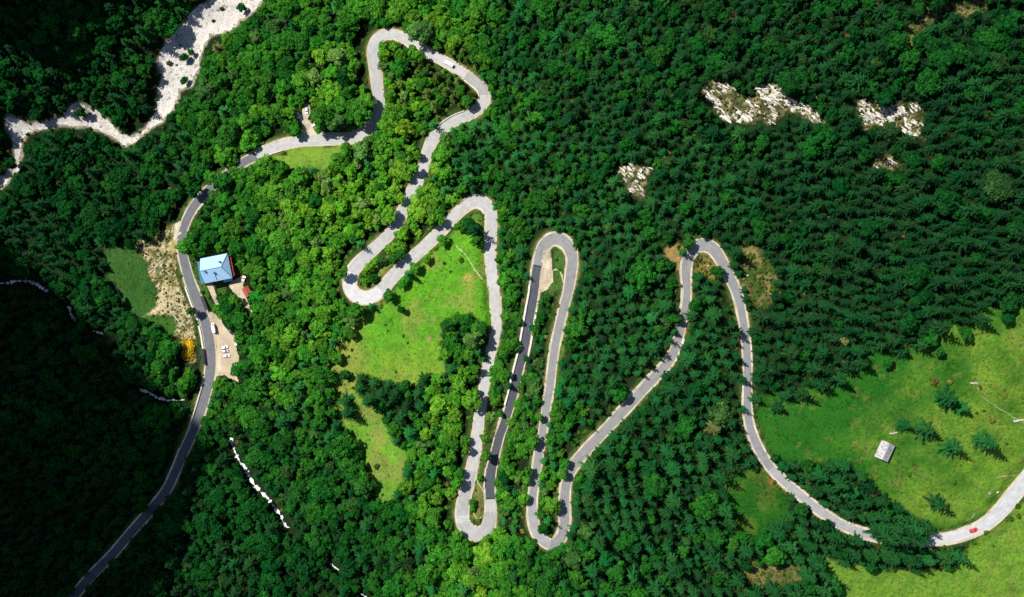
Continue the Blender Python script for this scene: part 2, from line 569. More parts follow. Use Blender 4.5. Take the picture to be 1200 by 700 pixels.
MEADOW = {
 'centre': [(438,362),(470,335),(500,303),(530,273),(547,256),(562,252),(569,270),(567,300),(570,330),(574,350),(577,372),(575,388),(562,374),(545,368),(524,374),(516,395),(518,420),(524,437),(500,445),(480,452),(465,450),(440,441),(425,438),(417,448),(408,470),(386,457),(381,427),(399,388),(419,366)],
 'tongue': [(386,446),(412,452),(424,466),(440,474),(450,498),(462,516),(478,528),(474,555),(463,580),(455,595),(446,592),(430,562),(416,530),(402,500),(390,474)],
 'upper': [(316,187),(345,175),(402,172),(400,188),(384,197),(345,201),(328,194)],
 'left': [(120,300),(126,286),(160,288),(172,312),(184,345),(182,372),(160,374),(143,352),(130,332)],
 'brush': [(160,288),(190,268),(205,264),(210,284),(206,310),(214,345),(228,388),(230,402),(206,402),(186,386),(166,372),(184,360),(186,342),(172,312)],
 'right': [(886,466),(902,452),(925,468),(950,446),(968,456),(984,428),(1006,436),(1024,402),(1050,420),(1072,392),(1094,404),(1112,372),(1140,382),(1158,352),(1186,364),(1210,344),(1270,340),(1270,520),(1200,562),(1176,592),(1140,612),(1100,622),(1066,605),(1040,590),(1020,565),(985,540),(940,545),(905,535),(890,505)],
 'low': [(958,645),(985,662),(1040,668),(1118,668),(1135,640),(1168,618),(1200,590),(1270,540),(1270,760),(980,760),(986,690),(972,674)],
 'mid': [(846,566),(880,548),(905,558),(925,588),(918,618),(884,632),(862,626),(850,598)],
 'island': [(426,331),(440,312),(455,299),(471,291),(464,304),(446,325),(432,340)],
 'hair1': [(547,255),(556,250),(566,256),(566,275),(548,270)],
 'hair2': [(556,575),(562,560),(566,560),(567,600),(560,614),(552,606)],
 'hair3': [(646,292),(655,290),(661,300),(660,325),(652,345),(640,352),(646,330),(648,312)],
 'hair4': [(814,318),(820,300),(830,298),(840,318),(846,334),(834,328)],
 'strip': [(664,345),(672,345),(664,390),(655,440),(650,480),(644,500),(650,440),(656,400)],
 'corner': [(410,148),(425,146),(422,154),(410,157)],
 'house': [(228,290),(262,292),(278,300),(282,318),(274,326),(266,332),(262,350),(258,352),(252,334),(242,336),(248,360),(240,360),(226,318)],
 'shrubby': [(866,285),(884,283),(905,300),(912,330),(905,360),(884,360),(872,325)],
 'yellow': [(862,680),(880,662),(905,655),(935,660),(950,672),(930,684),(890,690),(868,692)],
 'rockmeadow': [(1060,30),(1080,15),(1095,-5),(1150,-5),(1160,8),(1140,18),(1110,14),(1095,25),(1075,45),(1058,62)],
}
STREAMS = [
 ([(-30,338),(0,333),(15,330),(30,329),(45,334),(58,343)], 4.2),
 ([(80,358),(83,368),(89,377)], 3.8), ([(108,388),(116,389),(123,393)], 3.2),
 ([(163,456),(176,461),(186,467),(200,470),(217,469)], 3.2),
 ([(267,511),(273,520),(276,532),(285,546),(293,560),(302,572),(314,584),(322,595),(330,604),(332,613),(339,620)], 4.2),
 ([(387,659),(392,665),(398,669)], 2.6), ([(423,695),(430,701),(440,710)], 2.8),
]
ROCKS = {
 'A': [(824,100),(838,95),(850,97),(862,108),(880,118),(893,100),(905,96),(925,108),(945,124),(960,134),(972,148),(960,148),(940,135),(918,130),(905,146),(893,138),(880,145),(864,140),(845,140),(835,122),(826,116)],
 'B': [(1000,118),(1015,116),(1035,124),(1052,122),(1075,122),(1080,138),(1078,152),(1084,164),(1070,158),(1055,150),(1035,146),(1015,152),(1008,138)],
 'C': [(720,198),(735,193),(752,193),(761,200),(757,212),(752,236),(742,230),(732,216)],
 'D': [(1015,195),(1030,188),(1042,180),(1050,190),(1062,188),(1050,198),(1030,197)],
}

# level ground under the road, the lots and the buildings
Wt = np.zeros_like(ZF); Tt = np.zeros_like(ZF)
for i in range(0, len(RW)):
    carve(RW[i], RW[i, 2] - .05, RHW[i] + .9, RHW[i] + 6.5, Wt, Tt)
Wt = np.minimum(Wt, 1)
ZF = ZF * (1 - Wt) + Tt * Wt


def zlook(x, y, Z=None):
    """height of the finished ground mesh (its own triangulation)"""
    Z = ZF if Z is None else Z
    x = np.asarray(x, float); y = np.asarray(y, float)
    i = np.clip(np.searchsorted(GX, x) - 1, 0, len(GX) - 2)
    j = np.clip(np.searchsorted(GY, y) - 1, 0, len(GY) - 2)
    u = (x - GX[i]) / (GX[i + 1] - GX[i]); v = (y - GY[j]) / (GY[j + 1] - GY[j])
    a = Z[i, j]; b = Z[i + 1, j]; c = Z[i + 1, j + 1]; d = Z[i, j + 1]
    return np.where(u >= v, a + u * (b - a) + v * (c - b), a + v * (d - a) + u * (c - d))


def ground_at(px, py, h=0.0):
    """ground point (x, y, z) for which the point h metres above it is seen at the pixel"""
    px = np.asarray(px, float); py = np.asarray(py, float)
    z = np.zeros(np.broadcast(px, py).shape)
    for _ in range(40):
        x, y = w_at(px, py, z)
        z = .5 * z + .5 * (zlook(x, y) + h)
    x, y = w_at(px, py, z)
    return x, y, zlook(x, y)


def pad(px, py, h, r0, r1, z=None):
    x, y, zz = ground_at(px, py, h)
    Wl = np.zeros_like(ZF); Tl = np.zeros_like(ZF)
    carve((float(x), float(y)), float(zz) if z is None else z, r0, r1, Wl, Tl)
    global_blend(Wl, Tl)


def global_blend(Wl, Tl):
    global ZF
    Wl = np.minimum(Wl, 1)
    ZF = ZF * (1 - Wl) + Tl * Wl
    # the road bed itself stays as it is
    k = sstep(.6, 1.0, Wt)
    ZF = ZF * (1 - k) + (Tt * Wt + ZB * (1 - Wt)) * k


for (px, py) in [(262,372),(262,390),(264,407),(268,422),(262,436)]:
    pad(px, py, 0, 8, 16, -87.6)
pad(254, 315, 0, 12.5, 20, -85.5)
pad(280, 332, 0, 5, 9, -84.3)
pad(289, 343, 0, 6, 10, -84.0)
pad(358, 138, 0, 6, 12, -71.8)
pad(641, 318, 0, 4, 8, 17.2)
pad(1037.5, 529, 0, 5.0, 9.0)
PXX, PYY = to_px(XX, YY, np.minimum(ZF, 300))
# the river bed lies flat and a little sunk
_rv = in_poly(RIVER, PXX, PYY)
_rvf = _rv.astype(float)
for _ in range(4):
    _rvf = (_rvf + np.roll(_rvf, 1, 0) + np.roll(_rvf, -1, 0) + np.roll(_rvf, 1, 1) + np.roll(_rvf, -1, 1)) / 5
ZF = ZF - 1.6 * _rvf + (N3.fbm(XX / 5, YY / 5, 3) - .5) * 1.0 * _rvf

# ------------------------------------------------------------------ pixel-space masks used for laying out plants
X0, Y0, X1, Y1 = -140, -110, 1340, 810
gx, gy = np.meshgrid(np.arange(X0, X1), np.arange(Y0, Y1), indexing='ij')
wx = gx + (N1.fbm(gx / 9., gy / 9., 3) - .5) * 9
wy = gy + (N2.fbm(gx / 9., gy / 9., 3) - .5) * 9
MASK = {k: in_poly(p, wx, wy) for k, p in MEADOW.items()}
ROCKM = {k: in_poly(p, wx, wy) for k, p in ROCKS.items()}
RIVM = in_poly(RIVER, gx + (wx - gx) * .4, gy + (wy - gy) * .4)
PLAIN = {'lot': in_poly(LOT, gx + (wx - gx) * .25, gy + (wy - gy) * .25), 'drive': in_poly(DRIVE, gx, gy), 'yard': in_poly(YARD, gx, gy),
         'layby': in_poly(LAYBY, gx, gy), 'pull': in_poly(PULLOUT, gx, gy), 'dirt': in_poly(DIRT_NORTH, gx, gy)}
DROAD = np.full(gx.shape, 99.0)                       # px from the road's edge
for i in range(0, len(RPX)):
    cx, cyy, w = RPX[i, 0], RPX[i, 1], RPX[i, 2] / 2
    a, b = int(cx) - X0, int(cyy) - Y0
    a0, a1, b0, b1 = max(a - 34, 0), min(a + 35, gx.shape[0]), max(b - 34, 0), min(b + 35, gx.shape[1])
    if a1 <= a0 or b1 <= b0:
        continue
    d = np.hypot(gx[a0:a1, b0:b1] - cx, gy[a0:a1, b0:b1] - cyy) - w
    DROAD[a0:a1, b0:b1] = np.minimum(DROAD[a0:a1, b0:b1], d)
DSTR = np.full(gx.shape, 99.0)
for pts, w in STREAMS:
    for (p, q) in zip(pts[:-1], pts[1:]):
        for t in np.linspace(0, 1, 8):
            cx, cyy = p[0] + (q[0] - p[0]) * t, p[1] + (q[1] - p[1]) * t
            a, b = int(cx) - X0, int(cyy) - Y0
            a0, a1, b0, b1 = max(a - 12, 0), a + 13, max(b - 12, 0), b + 13
            d = np.hypot(gx[a0:a1, b0:b1] - cx, gy[a0:a1, b0:b1] - cyy) - w / 2
            DSTR[a0:a1, b0:b1] = np.minimum(DSTR[a0:a1, b0:b1], d)


def blur(m, n):
    m = m.astype(float)
    for _ in range(n):
        m = (m + np.roll(m, 1, 0) + np.roll(m, -1, 0) + np.roll(m, 1, 1) + np.roll(m, -1, 1)) / 5
    return m


OPEN = np.zeros(gx.shape, bool)
for k, m in MASK.items():
    OPEN |= m
for m in ROCKM.values():
    OPEN |= m
for m in PLAIN.values():
    OPEN |= m
OPEN |= RIVM
def grow(m, n):
    m = m.copy()
    for k in range(n):
        m = m | np.roll(m, 1, 0) | np.roll(m, -1, 0) | np.roll(m, 1, 1) | np.roll(m, -1, 1)
    return m
HARD = grow(RIVM, 3) | MASK['left']                                    # what no crown may hide
for m in list(PLAIN.values()) + list(ROCKM.values()):
    HARD |= m
HARD |= in_poly([(281,331),(293,331),(299,345),(287,353)], gx, gy) | in_poly([(228,300),(268,293),(276,328),(240,336)], gx, gy) | in_poly([(205,392),(231,392),(234,430),(206,428)], gx, gy)
HARD |= in_poly([(1102,614),(1200,555),(1215,590),(1150,644),(1106,644)], gx, gy)
HARD |= in_poly([(1021,511),(1053,511),(1053,546),(1021,546)], gx, gy)
for m in ROCKM.values():
    HARD |= grow(m, 3)
HARD5 = grow(HARD, 5); HARD3 = grow(HARD, 3)


def look(A, px, py):
    i = np.clip(np.asarray(px).astype(int) - X0, 0, A.shape[0] - 1)
    j = np.clip(np.asarray(py).astype(int) - Y0, 0, A.shape[1] - 1)
    return A[i, j]


# --- what grows and lies on the ground: its own colour, plus cloud shade painted on the right meadow
GC = np.empty(gx.shape + (3,))
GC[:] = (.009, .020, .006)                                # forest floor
def paint(mask, col, soft=2):
    f = blur(mask, soft)[..., None]
    GC[:] = GC * (1 - f) + np.array(col) * f
nz = N1.fbm(gx / 40., gy / 40., 4)
paint(DROAD < 6.0, (.035, .065, .014), 3)
paint((DROAD < 2.4) & (N2.fbm(gx / 12., gy / 12., 3) > .42), (.150, .135, .055), 1)
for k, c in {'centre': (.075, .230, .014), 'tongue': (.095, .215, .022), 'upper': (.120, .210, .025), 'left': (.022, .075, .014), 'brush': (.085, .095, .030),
             'right': (.014, .088, .008), 'low': (.095, .190, .022), 'mid': (.014, .078, .008), 'island': (.120, .160, .035), 'hair1': (.06, .13, .02),
             'hair2': (.11, .12, .035), 'hair3': (.04, .10, .018), 'hair4': (.13, .11, .03), 'strip': (.07, .13, .02), 'corner': (.12, .19, .03), 'house': (.05, .11, .02),
             'shrubby': (.045, .062, .016), 'yellow': (.10, .10, .032), 'rockmeadow': (.12, .11, .05)}.items():
    paint(MASK[k], c, 3)
# lusher and drier grass, with soft cloud shade also painted into the right meadow
nz2 = N2.fbm(gx / 22., gy / 22., 4); nz3 = N3.fbm(gx / 9., gy / 9., 3)
def blend(mask, f, col, soft=2):
    w_ = (blur(mask, soft) * np.clip(f, 0, 1))[..., None]
    GC[:] = GC * (1 - w_) + np.array(col) * w_
RM = MASK['right']; LM = MASK['low']; CM = MASK['centre']
cloud_edge = sstep(1010, 1260, gx + .6 * (gy - 470) + (nz - .5) * 190 + (nz2 - .5) * 110)  # dark to bright along a cloud-shade edge, painted in the grass colour
blend(RM, cloud_edge, (.115, .220, .022))
blend(RM, sstep(.50, .70, nz2) * (.15 + .5 * cloud_edge), (.120, .190, .026))
blend(RM, sstep(.60, .74, nz3) * .35, (.150, .150, .045))
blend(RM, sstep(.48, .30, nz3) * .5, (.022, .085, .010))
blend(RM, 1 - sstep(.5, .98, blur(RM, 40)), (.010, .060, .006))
blend(LM, sstep(1010, 1220, gx + (gy - 650) * .7 + (nz - .5) * 170 + (nz2 - .5) * 90), (.115, .225, .024))
blend(LM, sstep(.58, .74, nz2) * .4, (.140, .160, .040))
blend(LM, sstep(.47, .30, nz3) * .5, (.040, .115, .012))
blend(CM, sstep(380, 430, gy + (nz - .5) * 70), (.125, .225, .022))
blend(CM, sstep(.53, .68, nz2) * .6, (.165, .190, .040))
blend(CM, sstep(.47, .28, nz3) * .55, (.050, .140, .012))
blend(CM, sstep(440, 405, gx), (.150, .190, .035))
blend(MASK['tongue'], sstep(.50, .66, nz2) * .7, (.150, .170, .040))
blend(MASK['mid'], sstep(.54, .70, nz2) * .5, (.075, .110, .018))
for k_ in ('yellow', 'shrubby', 'rockmeadow'):
    blend(MASK[k_], sstep(.52, .62, nz3) * .8, (.17, .14, .055), 1)
    blend(MASK[k_], sstep(.46, .36, nz3) * .8, (.022, .070, .010), 1)
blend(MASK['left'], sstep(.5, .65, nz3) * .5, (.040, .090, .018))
paint(MASK['brush'] & (N2.fbm(gx / 5., gy / 5., 4) + (gy < 300) * .05 > .49), (.30, .24, .12), 1)
paint(MASK['brush'] & (N3.fbm(gx / 3.5, gy / 3.5, 3) > .6), (.42, .36, .22), 0)
paint(MASK['brush'] & (gy > 335) & (gy < 372) & (N1.fbm(gx / 6., gy / 6., 3) > .46), (.42, .36, .22), 1)
paint(MASK['brush'] & (gy > 368) & (gx < 206), (.03, .09, .014), 3)
for m in ROCKM.values():
    paint(blur(m, 2) > .3, (.050, .058, .022), 2)
    paint(m & (N3.fbm(gx / 4., gy / 4., 3) > .58), (.26, .22, .13), 1)
paint((blur(RIVM, 3) > .1), (.22, .20, .15), 1)
# a few bare earthy spots in the woods
for (px, py, r, c) in [(857,22,9,(.16,.06,.03)),(995,48,9,(.16,.06,.03)),(925,55,8,(.10,.05,.03)),(1024,12,10,(.13,.07,.03)),(790,300,12,(.20,.14,.05)),(800,310,8,(.22,.15,.06)),(1058,281,4,(.35,.10,.05)),(835,70,9,(.17,.10,.04)),(180,392,6,(.30,.18,.10)),(217,402,6,(.16,.13,.03)),(224,420,6,(.22,.17,.10)),(1062,60,10,(.14,.10,.05)),(907,563,5,(.25,.08,.04)),(690,485,7,(.10,.09,.03)),(1165,600,9,(.22,.22,.08)),(445,588,4,(.22,.13,.05)),(548,325,4,(.3,.25,.06)),(502,397,3,(.25,.16,.09))]:
    paint(np.hypot(gx - px, gy - py) < r * (.6 + .8 * nz), c, 2)

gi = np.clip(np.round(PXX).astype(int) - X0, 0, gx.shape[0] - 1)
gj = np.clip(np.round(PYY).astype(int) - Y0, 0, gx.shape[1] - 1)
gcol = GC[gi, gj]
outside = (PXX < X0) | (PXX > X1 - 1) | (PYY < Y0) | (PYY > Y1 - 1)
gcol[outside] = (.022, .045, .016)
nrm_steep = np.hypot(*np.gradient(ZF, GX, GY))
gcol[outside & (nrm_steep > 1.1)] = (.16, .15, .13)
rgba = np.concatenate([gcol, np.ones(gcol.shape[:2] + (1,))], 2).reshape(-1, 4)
nx, ny = len(GX), len(GY)
idx = np.arange(nx * ny).reshape(nx, ny)
q = np.stack([idx[:-1, :-1], idx[1:, :-1], idx[1:, 1:], idx[:-1, 1:]], -1).reshape(-1, 4)
tri = np.concatenate([q[:, [0, 1, 2]], q[:, [0, 2, 3]]])
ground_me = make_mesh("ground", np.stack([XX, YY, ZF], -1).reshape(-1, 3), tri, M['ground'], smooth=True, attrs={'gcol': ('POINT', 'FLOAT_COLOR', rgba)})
structure(link("ground", ground_me))

# ------------------------------------------------------------------ road ribbon
def ribbon(name, off_a, off_b, lift, mat, cols=None, na=8, sel=None, edge=None, parent=None):
    """strip between two signed offsets (arrays, metres to the left of the centre line)"""
    ii = np.arange(len(RW)) if sel is None else sel
    t = np.linspace(0, 1, na)
    off = off_a[ii][:, None] * (1 - t) + off_b[ii][:, None] * t
    x = RW[ii, 0][:, None] + RNOR[ii, 0][:, None] * off
    y = RW[ii, 1][:, None] + RNOR[ii, 1][:, None] * off
    z = np.repeat(RW[ii, 2][:, None], na, 1) + lift
    V = np.stack([x, y, z], -1).reshape(-1, 3)
    k = np.arange(len(ii) * na).reshape(len(ii), na)
    F = np.stack([k[:-1, :-1], k[:-1, 1:], k[1:, 1:], k[1:, :-1]], -1).reshape(-1, 4)[:, ::-1].copy()
    at = {'across': ('POINT', 'FLOAT', off.ravel()), 'along': ('POINT', 'FLOAT', np.repeat(RS[ii], na))}
    if cols is not None:
        at['rcol'] = ('FACE', 'FLOAT_COLOR', np.repeat(np.concatenate([cols[ii][:-1], np.ones((len(ii) - 1, 1))], 1), na - 1, 0))
    me = make_mesh(name, V, F, mat, smooth=True, attrs=at)
    return link(name, me, parent)


def near_i(px, py, lo=0, hi=None):
    hi = len(RPX) if hi is None else hi
    return lo + int(np.argmin(np.hypot(RPX[lo:hi, 0] - px, RPX[lo:hi, 1] - py)))


i_house = near_i(214, 300)
i_bridge = near_i(228, 500)
i_top = near_i(300, 183)
i_d0 = near_i(575, 586); i_d1 = near_i(629.5, 313)
i_h2 = near_i(855, 325)
rcol = np.empty((len(RW), 3)); rcol[:] = (.33, .325, .315)
rcol[:i_bridge] = (.075, .082, .092)
rcol[i_bridge:i_house] = (.115, .12, .128)
rcol[i_house:i_top] = (.11, .115, .122)
rcol[i_d0:i_d1] = (.055, .061, .072)
rcol[i_d1:i_h2] = (.185, .184, .18)  # middle and right lengths darker: thin cloud put into the asphalt colour
rcol[i_h2:] = (.165, .168, .171)
rcol[near_i(905, 549):] = (.23, .232, .235)
rcol[near_i(1095, 632):] = (.36, .36, .36)
# short resurfaced lengths
for (a, b, c) in [((440,100),(436,148),.36),((545,88),(566,112),.25),((412,320),(446,341),.42),((550,238),(576,267),.31),((574,283),(579,338),.34),((552,552),(545,605),.26),((545,612),(575,600),.28),((624,590),(645,638),.23),((825,287),(855,325),.18)]:
    ia, ib = near_i(*a), near_i(*b)
    rcol[ia:ib] = (c, c * .99, c * .975)
wob = (N1.fbm(RS / 7, RS * 0 + 3.3, 3) - .5)
wob2 = (N2.fbm(RS / 7, RS * 0 + 8.3, 3) - .5)
road = structure(ribbon("road", -RHW + wob * .5, RHW + wob2 * .5, .03, M['road'], rcol, 9))
vw = .35 + 1.3 * np.clip(N3.fbm(RS / 16, RS * 0, 3) - .25, 0, 1)
vw2 = .35 + 1.3 * np.clip(N3.fbm(RS / 16, RS * 0 + 40, 3) - .25, 0, 1)
structure(ribbon("road_verge", -RHW - vw - .3, RHW + vw2 + .3, -.005, M['verge'], None, 9))

# tar-black seam where the new surface stops
def seam(i, name):
    return ribbon(name, -RHW, RHW, .036, M['seam'], None, 4, np.arange(i, i + 2), None, road)
M['seam'] = simple("joint_tar", (.03, .03, .032), .8, .2)
for i in (i_d0, i_d1):
    seam(i, "surface_joint")

# stone parapets along the outer edge of the road
def parapet(a, b, side, label, h=.8, w=.7, gap=.35, mat='wallstone'):
    ia, ib = sorted((near_i(*a), near_i(*b)))
    ii = np.arange(ia, ib + 1)
    o = side * (RHW[ii] + gap)
    o2 = side * (RHW[ii] + gap + w)
    nrm = RNOR[ii]
    rows = []
    jag = (N1.fbm(RS[ii] / 1.3, RS[ii] * 0 + 5, 2) - .5) * .25
    for off, dz in ((o, -.6), (o, h), (o2, h), (o2, -2.2)):
        rows.append(np.stack([RW[ii, 0] + nrm[:, 0] * off, RW[ii, 1] + nrm[:, 1] * off, RW[ii, 2] + dz + (jag if dz > 0 else 0)], 1))
    V = np.concatenate(rows); m = len(ii)
    F = []
    for r in range(3):
        for k in range(m - 1):
            F.append([r * m + k, r * m + k + 1, (r + 1) * m + k + 1, (r + 1) * m + k])
    F += [[0, m, 2 * m, 3 * m], [m - 1, 4 * m - 1, 3 * m - 1, 2 * m - 1]]
    c = V.mean(0)
    o = tag(link("stone_parapet", make_mesh("stone_parapet", V - c, F, M[mat]), None, c), label, "parapet", "low walls along the road")
    return o


parapet((86,699), (216,528), 1, "long pale stone parapet along the upper-left side of the lowest straight road", .9, .8)
parapet((228,500), (243,452), 1, "short stone parapet on the outer side of the road just below the gravel lot", .8, .7)
parapet((120,662), (150,628), -1, "pale edge wall on the lower-right side of the lowest road, lower piece", .6, .5)
parapet((180,594), (207,550), -1, "pale edge wall on the lower-right side of the lowest road, upper piece", .6, .5)
parapet((224,335), (240,376), 1, "straight pale wall between the road and the dry brush opposite the blue-roofed house", .7, .9, .6, 'concrete')
parapet((241,380), (246,424), 1, "pale wall between the road and the yellow-flowered bush", .7, 1.0, .8, 'concrete')
parapet((300,182), (330,171), -1, "low pale wall between the road and the small lawn above the broadleaf wood", .6, .5)
parapet((597,476), (627,335), 1, "long beige retaining wall along the left edge of the dark new asphalt", .9, 1.0, .3, 'concrete')
parapet((576,550), (574,572), 1, "short beige wall inside the lowest bend where the dark asphalt begins", .6, .7)
parapet((612,416), (623,362), -1, "beige retaining wall on the inner side of the dark asphalt below the pale pull-out", .8, .8, .4, 'concrete')
parapet((545,90), (566,120), -1, "curved low stone wall inside the bend north-east of the parked pull-off", .6, .6)
parapet((546,137), (520,151), -1, "low stone wall inside the bend below the white vehicle", .6, .6)
parapet((786,421), (797,395), -1, "ochre stone wall outside the curve below the pointed hairpin", .7, .8)
parapet((872,385), (877,430), 1, "thin pale wall on the uphill side of the shaded straight", .7, .5)

# ------------------------------------------------------------------ draped sheets
def drape(name, mask_fn, bbox, lift, mat, res=.6, hfun=None):
    """sheet over the ground wherever mask_fn(px, py) holds; bbox in world metres"""
    x0, x1, y0, y1 = bbox
    ax = np.arange(x0, x1, res); ay = np.arange(y0, y1, res)
    X, Y = np.meshgrid(ax, ay, indexing='ij')
    Z = zlook(X, Y)
    if hfun is not None:
        Z = Z + hfun(X, Y)
    px, py = to_px(X, Y, Z)
    inside = mask_fn(px, py)
    cell = inside[:-1, :-1] & inside[1:, :-1] & inside[1:, 1:] & inside[:-1, 1:]
    ids = np.arange(X.size).reshape(X.shape)
    F = np.stack([ids[:-1, :-1], ids[1:, :-1], ids[1:, 1:], ids[:-1, 1:]], -1)[cell]
    used = np.unique(F)
    remap = np.full(X.size, -1); remap[used] = np.arange(len(used))
    V = np.stack([X, Y, Z + lift], -1).reshape(-1, 3)[used]
    o = structure(link(name, make_mesh(name, V, remap[F], mat, smooth=True)))
    return o


def poly_bbox(poly, m=6):
    P = np.array(poly, float)
    x, y, z = ground_at(P[:, 0], P[:, 1])
    return x.min() - m, x.max() + m, y.min() - m, y.max() + m


def poly_sheet(name, poly, mat, lift=.06, jit=1.5, res=.5):
    def fn(px, py):
        jx = (N1.fbm(px / 5, py / 5, 3) - .5) * 2 * jit; jy = (N2.fbm(px / 5, py / 5, 3) - .5) * 2 * jit
        return in_poly(poly, px + jx, py + jy)
    return drape(name, fn, poly_bbox(poly), lift, mat, res)


def river_fn(px, py):
    jx = (N1.fbm(px / 6, py / 6, 4) - .5) * 7; jy = (N2.fbm(px / 6, py / 6, 4) - .5) * 7
    ok = in_poly(RIVER, px + jx, py + jy)
    isl = (np.hypot((px - 97 + jx) / 8.5, (py - 132 + jy) / 4.5) < 1)
    return ok & ~isl


drape("river_gravel_bed", river_fn, poly_bbox(RIVER), .10, M['riverbed'], .7,
      lambda X, Y: (N1.fbm(X / 1.7, Y / 1.7, 3) - .5) * .5)
poly_sheet("gravel_lot", LOT, M['gravel'], .06, 1.4)
poly_sheet("driveway", DRIVE, M['gravel'], .06, .4)
poly_sheet("gravel_yard", YARD, M['gravel'], .07, .6)
poly_sheet("gravel_layby", LAYBY, M['verge'], .07, .8)
poly_sheet("gravel_pullout", PULLOUT, M['gravel'], .07, 1.0)
poly_sheet("bare_shoulder", DIRT_NORTH, M['verge'], .07, 1.0)


def path_px(name, pts, wpx, mat, lift=.07, jit=.5, rough=0.0):
    P = np.array(pts, float)
    d = np.concatenate([[0], np.cumsum(np.hypot(*np.diff(P, axis=0).T))])
    s = np.arange(0, d[-1], .7)
    x = np.interp(s, d, P[:, 0]); y = np.interp(s, d, P[:, 1])
    k = np.ones(7) / 7
    if len(x) > 9:
        x = np.convolve(np.pad(x, 3, mode='edge'), k, 'valid'); y = np.convolve(np.pad(y, 3, mode='edge'), k, 'valid')
    tx = np.gradient(x); ty = np.gradient(y); ln = np.hypot(tx, ty) + 1e-9
    nx_, ny_ = -ty / ln, tx / ln
    seed = (hash(name) % 97 + pts[0][0]) * .37
    wob = (N1.fbm(s / 4, s * 0 + seed, 3) - .5) * 2
    ww = wpx / 2 * (1 + rough * (N2.fbm(s / 2.2, s * 0 + seed, 3) - .5) * 2.4)
    ww = np.maximum(ww, .12)
    ends = np.minimum(1, np.minimum(np.arange(len(s)), np.arange(len(s))[::-1]) / 4 + .25)
    cols = []
    for t in np.linspace(-1, 1, 5):
        cx = x + nx_ * (t * ww * ends + wob * jit); cy_ = y + ny_ * (t * ww * ends + wob * jit)
        wx_, wy_, wz_ = ground_at(cx, cy_)
        cols.append(np.stack([wx_, wy_, wz_ + lift], 1))
    V = np.concatenate(cols); m = len(s)
    F = [[c * m + i, c * m + i + 1, (c + 1) * m + i + 1, (c + 1) * m + i] for c in range(4) for i in range(m - 1)]
    me = make_mesh(name, V, F, mat, smooth=True)
    if me.polygons[0].normal.z < 0:
        me.flip_normals()
    return structure(link(name, me))


for pts, w in STREAMS:
    path_px("mountain_stream", pts, w * .6, M['water'], .25, 1.6, 1.9)
for pts, w in [([(534,288),(541,294),(548,302),(554,312),(561,322),(567,329)], 1.1), ([(647,317),(652,316),(656,318),(659,325),(661,333)], 1.6),
               ([(557,556),(560,566),(566,574),(568,588)], 1.2), ([(551,594),(555,602),(561,610),(566,604)], 1.2),
               ([(1150,465),(1170,478),(1192,492),(1215,500)], 1.1), ([(1165,560),(1180,558),(1191,556)], 2.0),
               ([(1130,612),(1140,605),(1148,596)], 1.4), ([(268,293),(279,291),(285,297),(285,312)], .9), ([(275,290),(277,281),(277,272)], .9)]:
    path_px("footpath", pts, w, M['path'] if pts[0][0] < 900 else M['track'], .09, 1.0, .9)

# ------------------------------------------------------------------ plants: one mesh of each build, many trees
def quads_to_arrays(P, U, Vv):
    """quads centred at P with half-axes U and Vv"""
    n = len(P)
    V = np.stack([P - U - Vv, P + U - Vv, P + U + Vv, P - U + Vv], 1).reshape(-1, 3)
    F = np.arange(4 * n).reshape(n, 4)
    return V, F


def broadleaf_crown(seed, r=3.6, zc=7.2, flat=.85, nlobe=16, nleaf=1250, leaf=.30):
    nleaf = int(nleaf * 1.35); nlobe += 5
    """rounded crown of separate leaf clumps around a centre at height zc"""
    g = np.random.default_rng(seed)
    lobes = []
    for i in range(nlobe):
        for _ in range(30):
            d = g.normal(size=3); d /= np.linalg.norm(d)
            if d[2] < -.45:
                continue
            rr = r * g.uniform(.45, .95)
            c = np.array([d[0] * rr, d[1] * rr, d[2] * rr * flat])
            if all(np.linalg.norm(c - l[0]) > r * .33 for l in lobes):
                break
        lobes.append((c, r * g.uniform(.2, .44)))
    lobes.append((np.array([0, 0, .2 * r]), r * .6))
    w = np.array([l[1] ** 2 for l in lobes]); w /= w.sum()
    cnt = (w * nleaf).astype(int)
    Ps, Ns, Sh = [], [], []
    for (c, rad), k in zip(lobes, cnt):
        d = g.normal(size=(k, 3)); d /= np.linalg.norm(d, axis=1, keepdims=True)
        d[:, 2] = np.where(d[:, 2] < -.3, -d[:, 2], d[:, 2])
        rr = rad * g.uniform(.72, 1.08, k)[:, None]
        Ps.append(c + d * rr * np.array([1, 1, .85]))
        Ns.append(d)
        Sh.append(np.clip(g.normal(.45, .2) + g.normal(0, .22, k), 0, 1))
    P = np.concatenate(Ps); Nn = np.concatenate(Ns); S = np.concatenate(Sh)
    Nn = Nn + g.normal(0, .45, Nn.shape) + np.array([0, 0, .25]); Nn /= np.linalg.norm(Nn, axis=1, keepdims=True)
    a = np.cross(Nn, g.normal(size=Nn.shape)); a /= np.linalg.norm(a, axis=1, keepdims=True)
    b = np.cross(Nn, a)
    s = leaf * g.uniform(.6, 1.35, len(P))[:, None]
    V, F = quads_to_arrays(P, a * s, b * s * g.uniform(.55, .95, len(P))[:, None])
    V[:, 2] += zc
    return V, F, S


def limb_tube(pts, rad, n=6):
    V = []; F = []
    for k, (p, r) in enumerate(zip(pts, rad)):
        for i in range(n):
            t = 2 * math.pi * i / n
            V.append((p[0] + r * math.cos(t), p[1] + r * math.sin(t), p[2]))
        if k:
            for i in range(n):
                F.append([(k - 1) * n + i, (k - 1) * n + (i + 1) % n, k * n + (i + 1) % n, k * n + i])
    F.append([(len(pts) - 1) * n + i for i in range(n)])
    return V, F


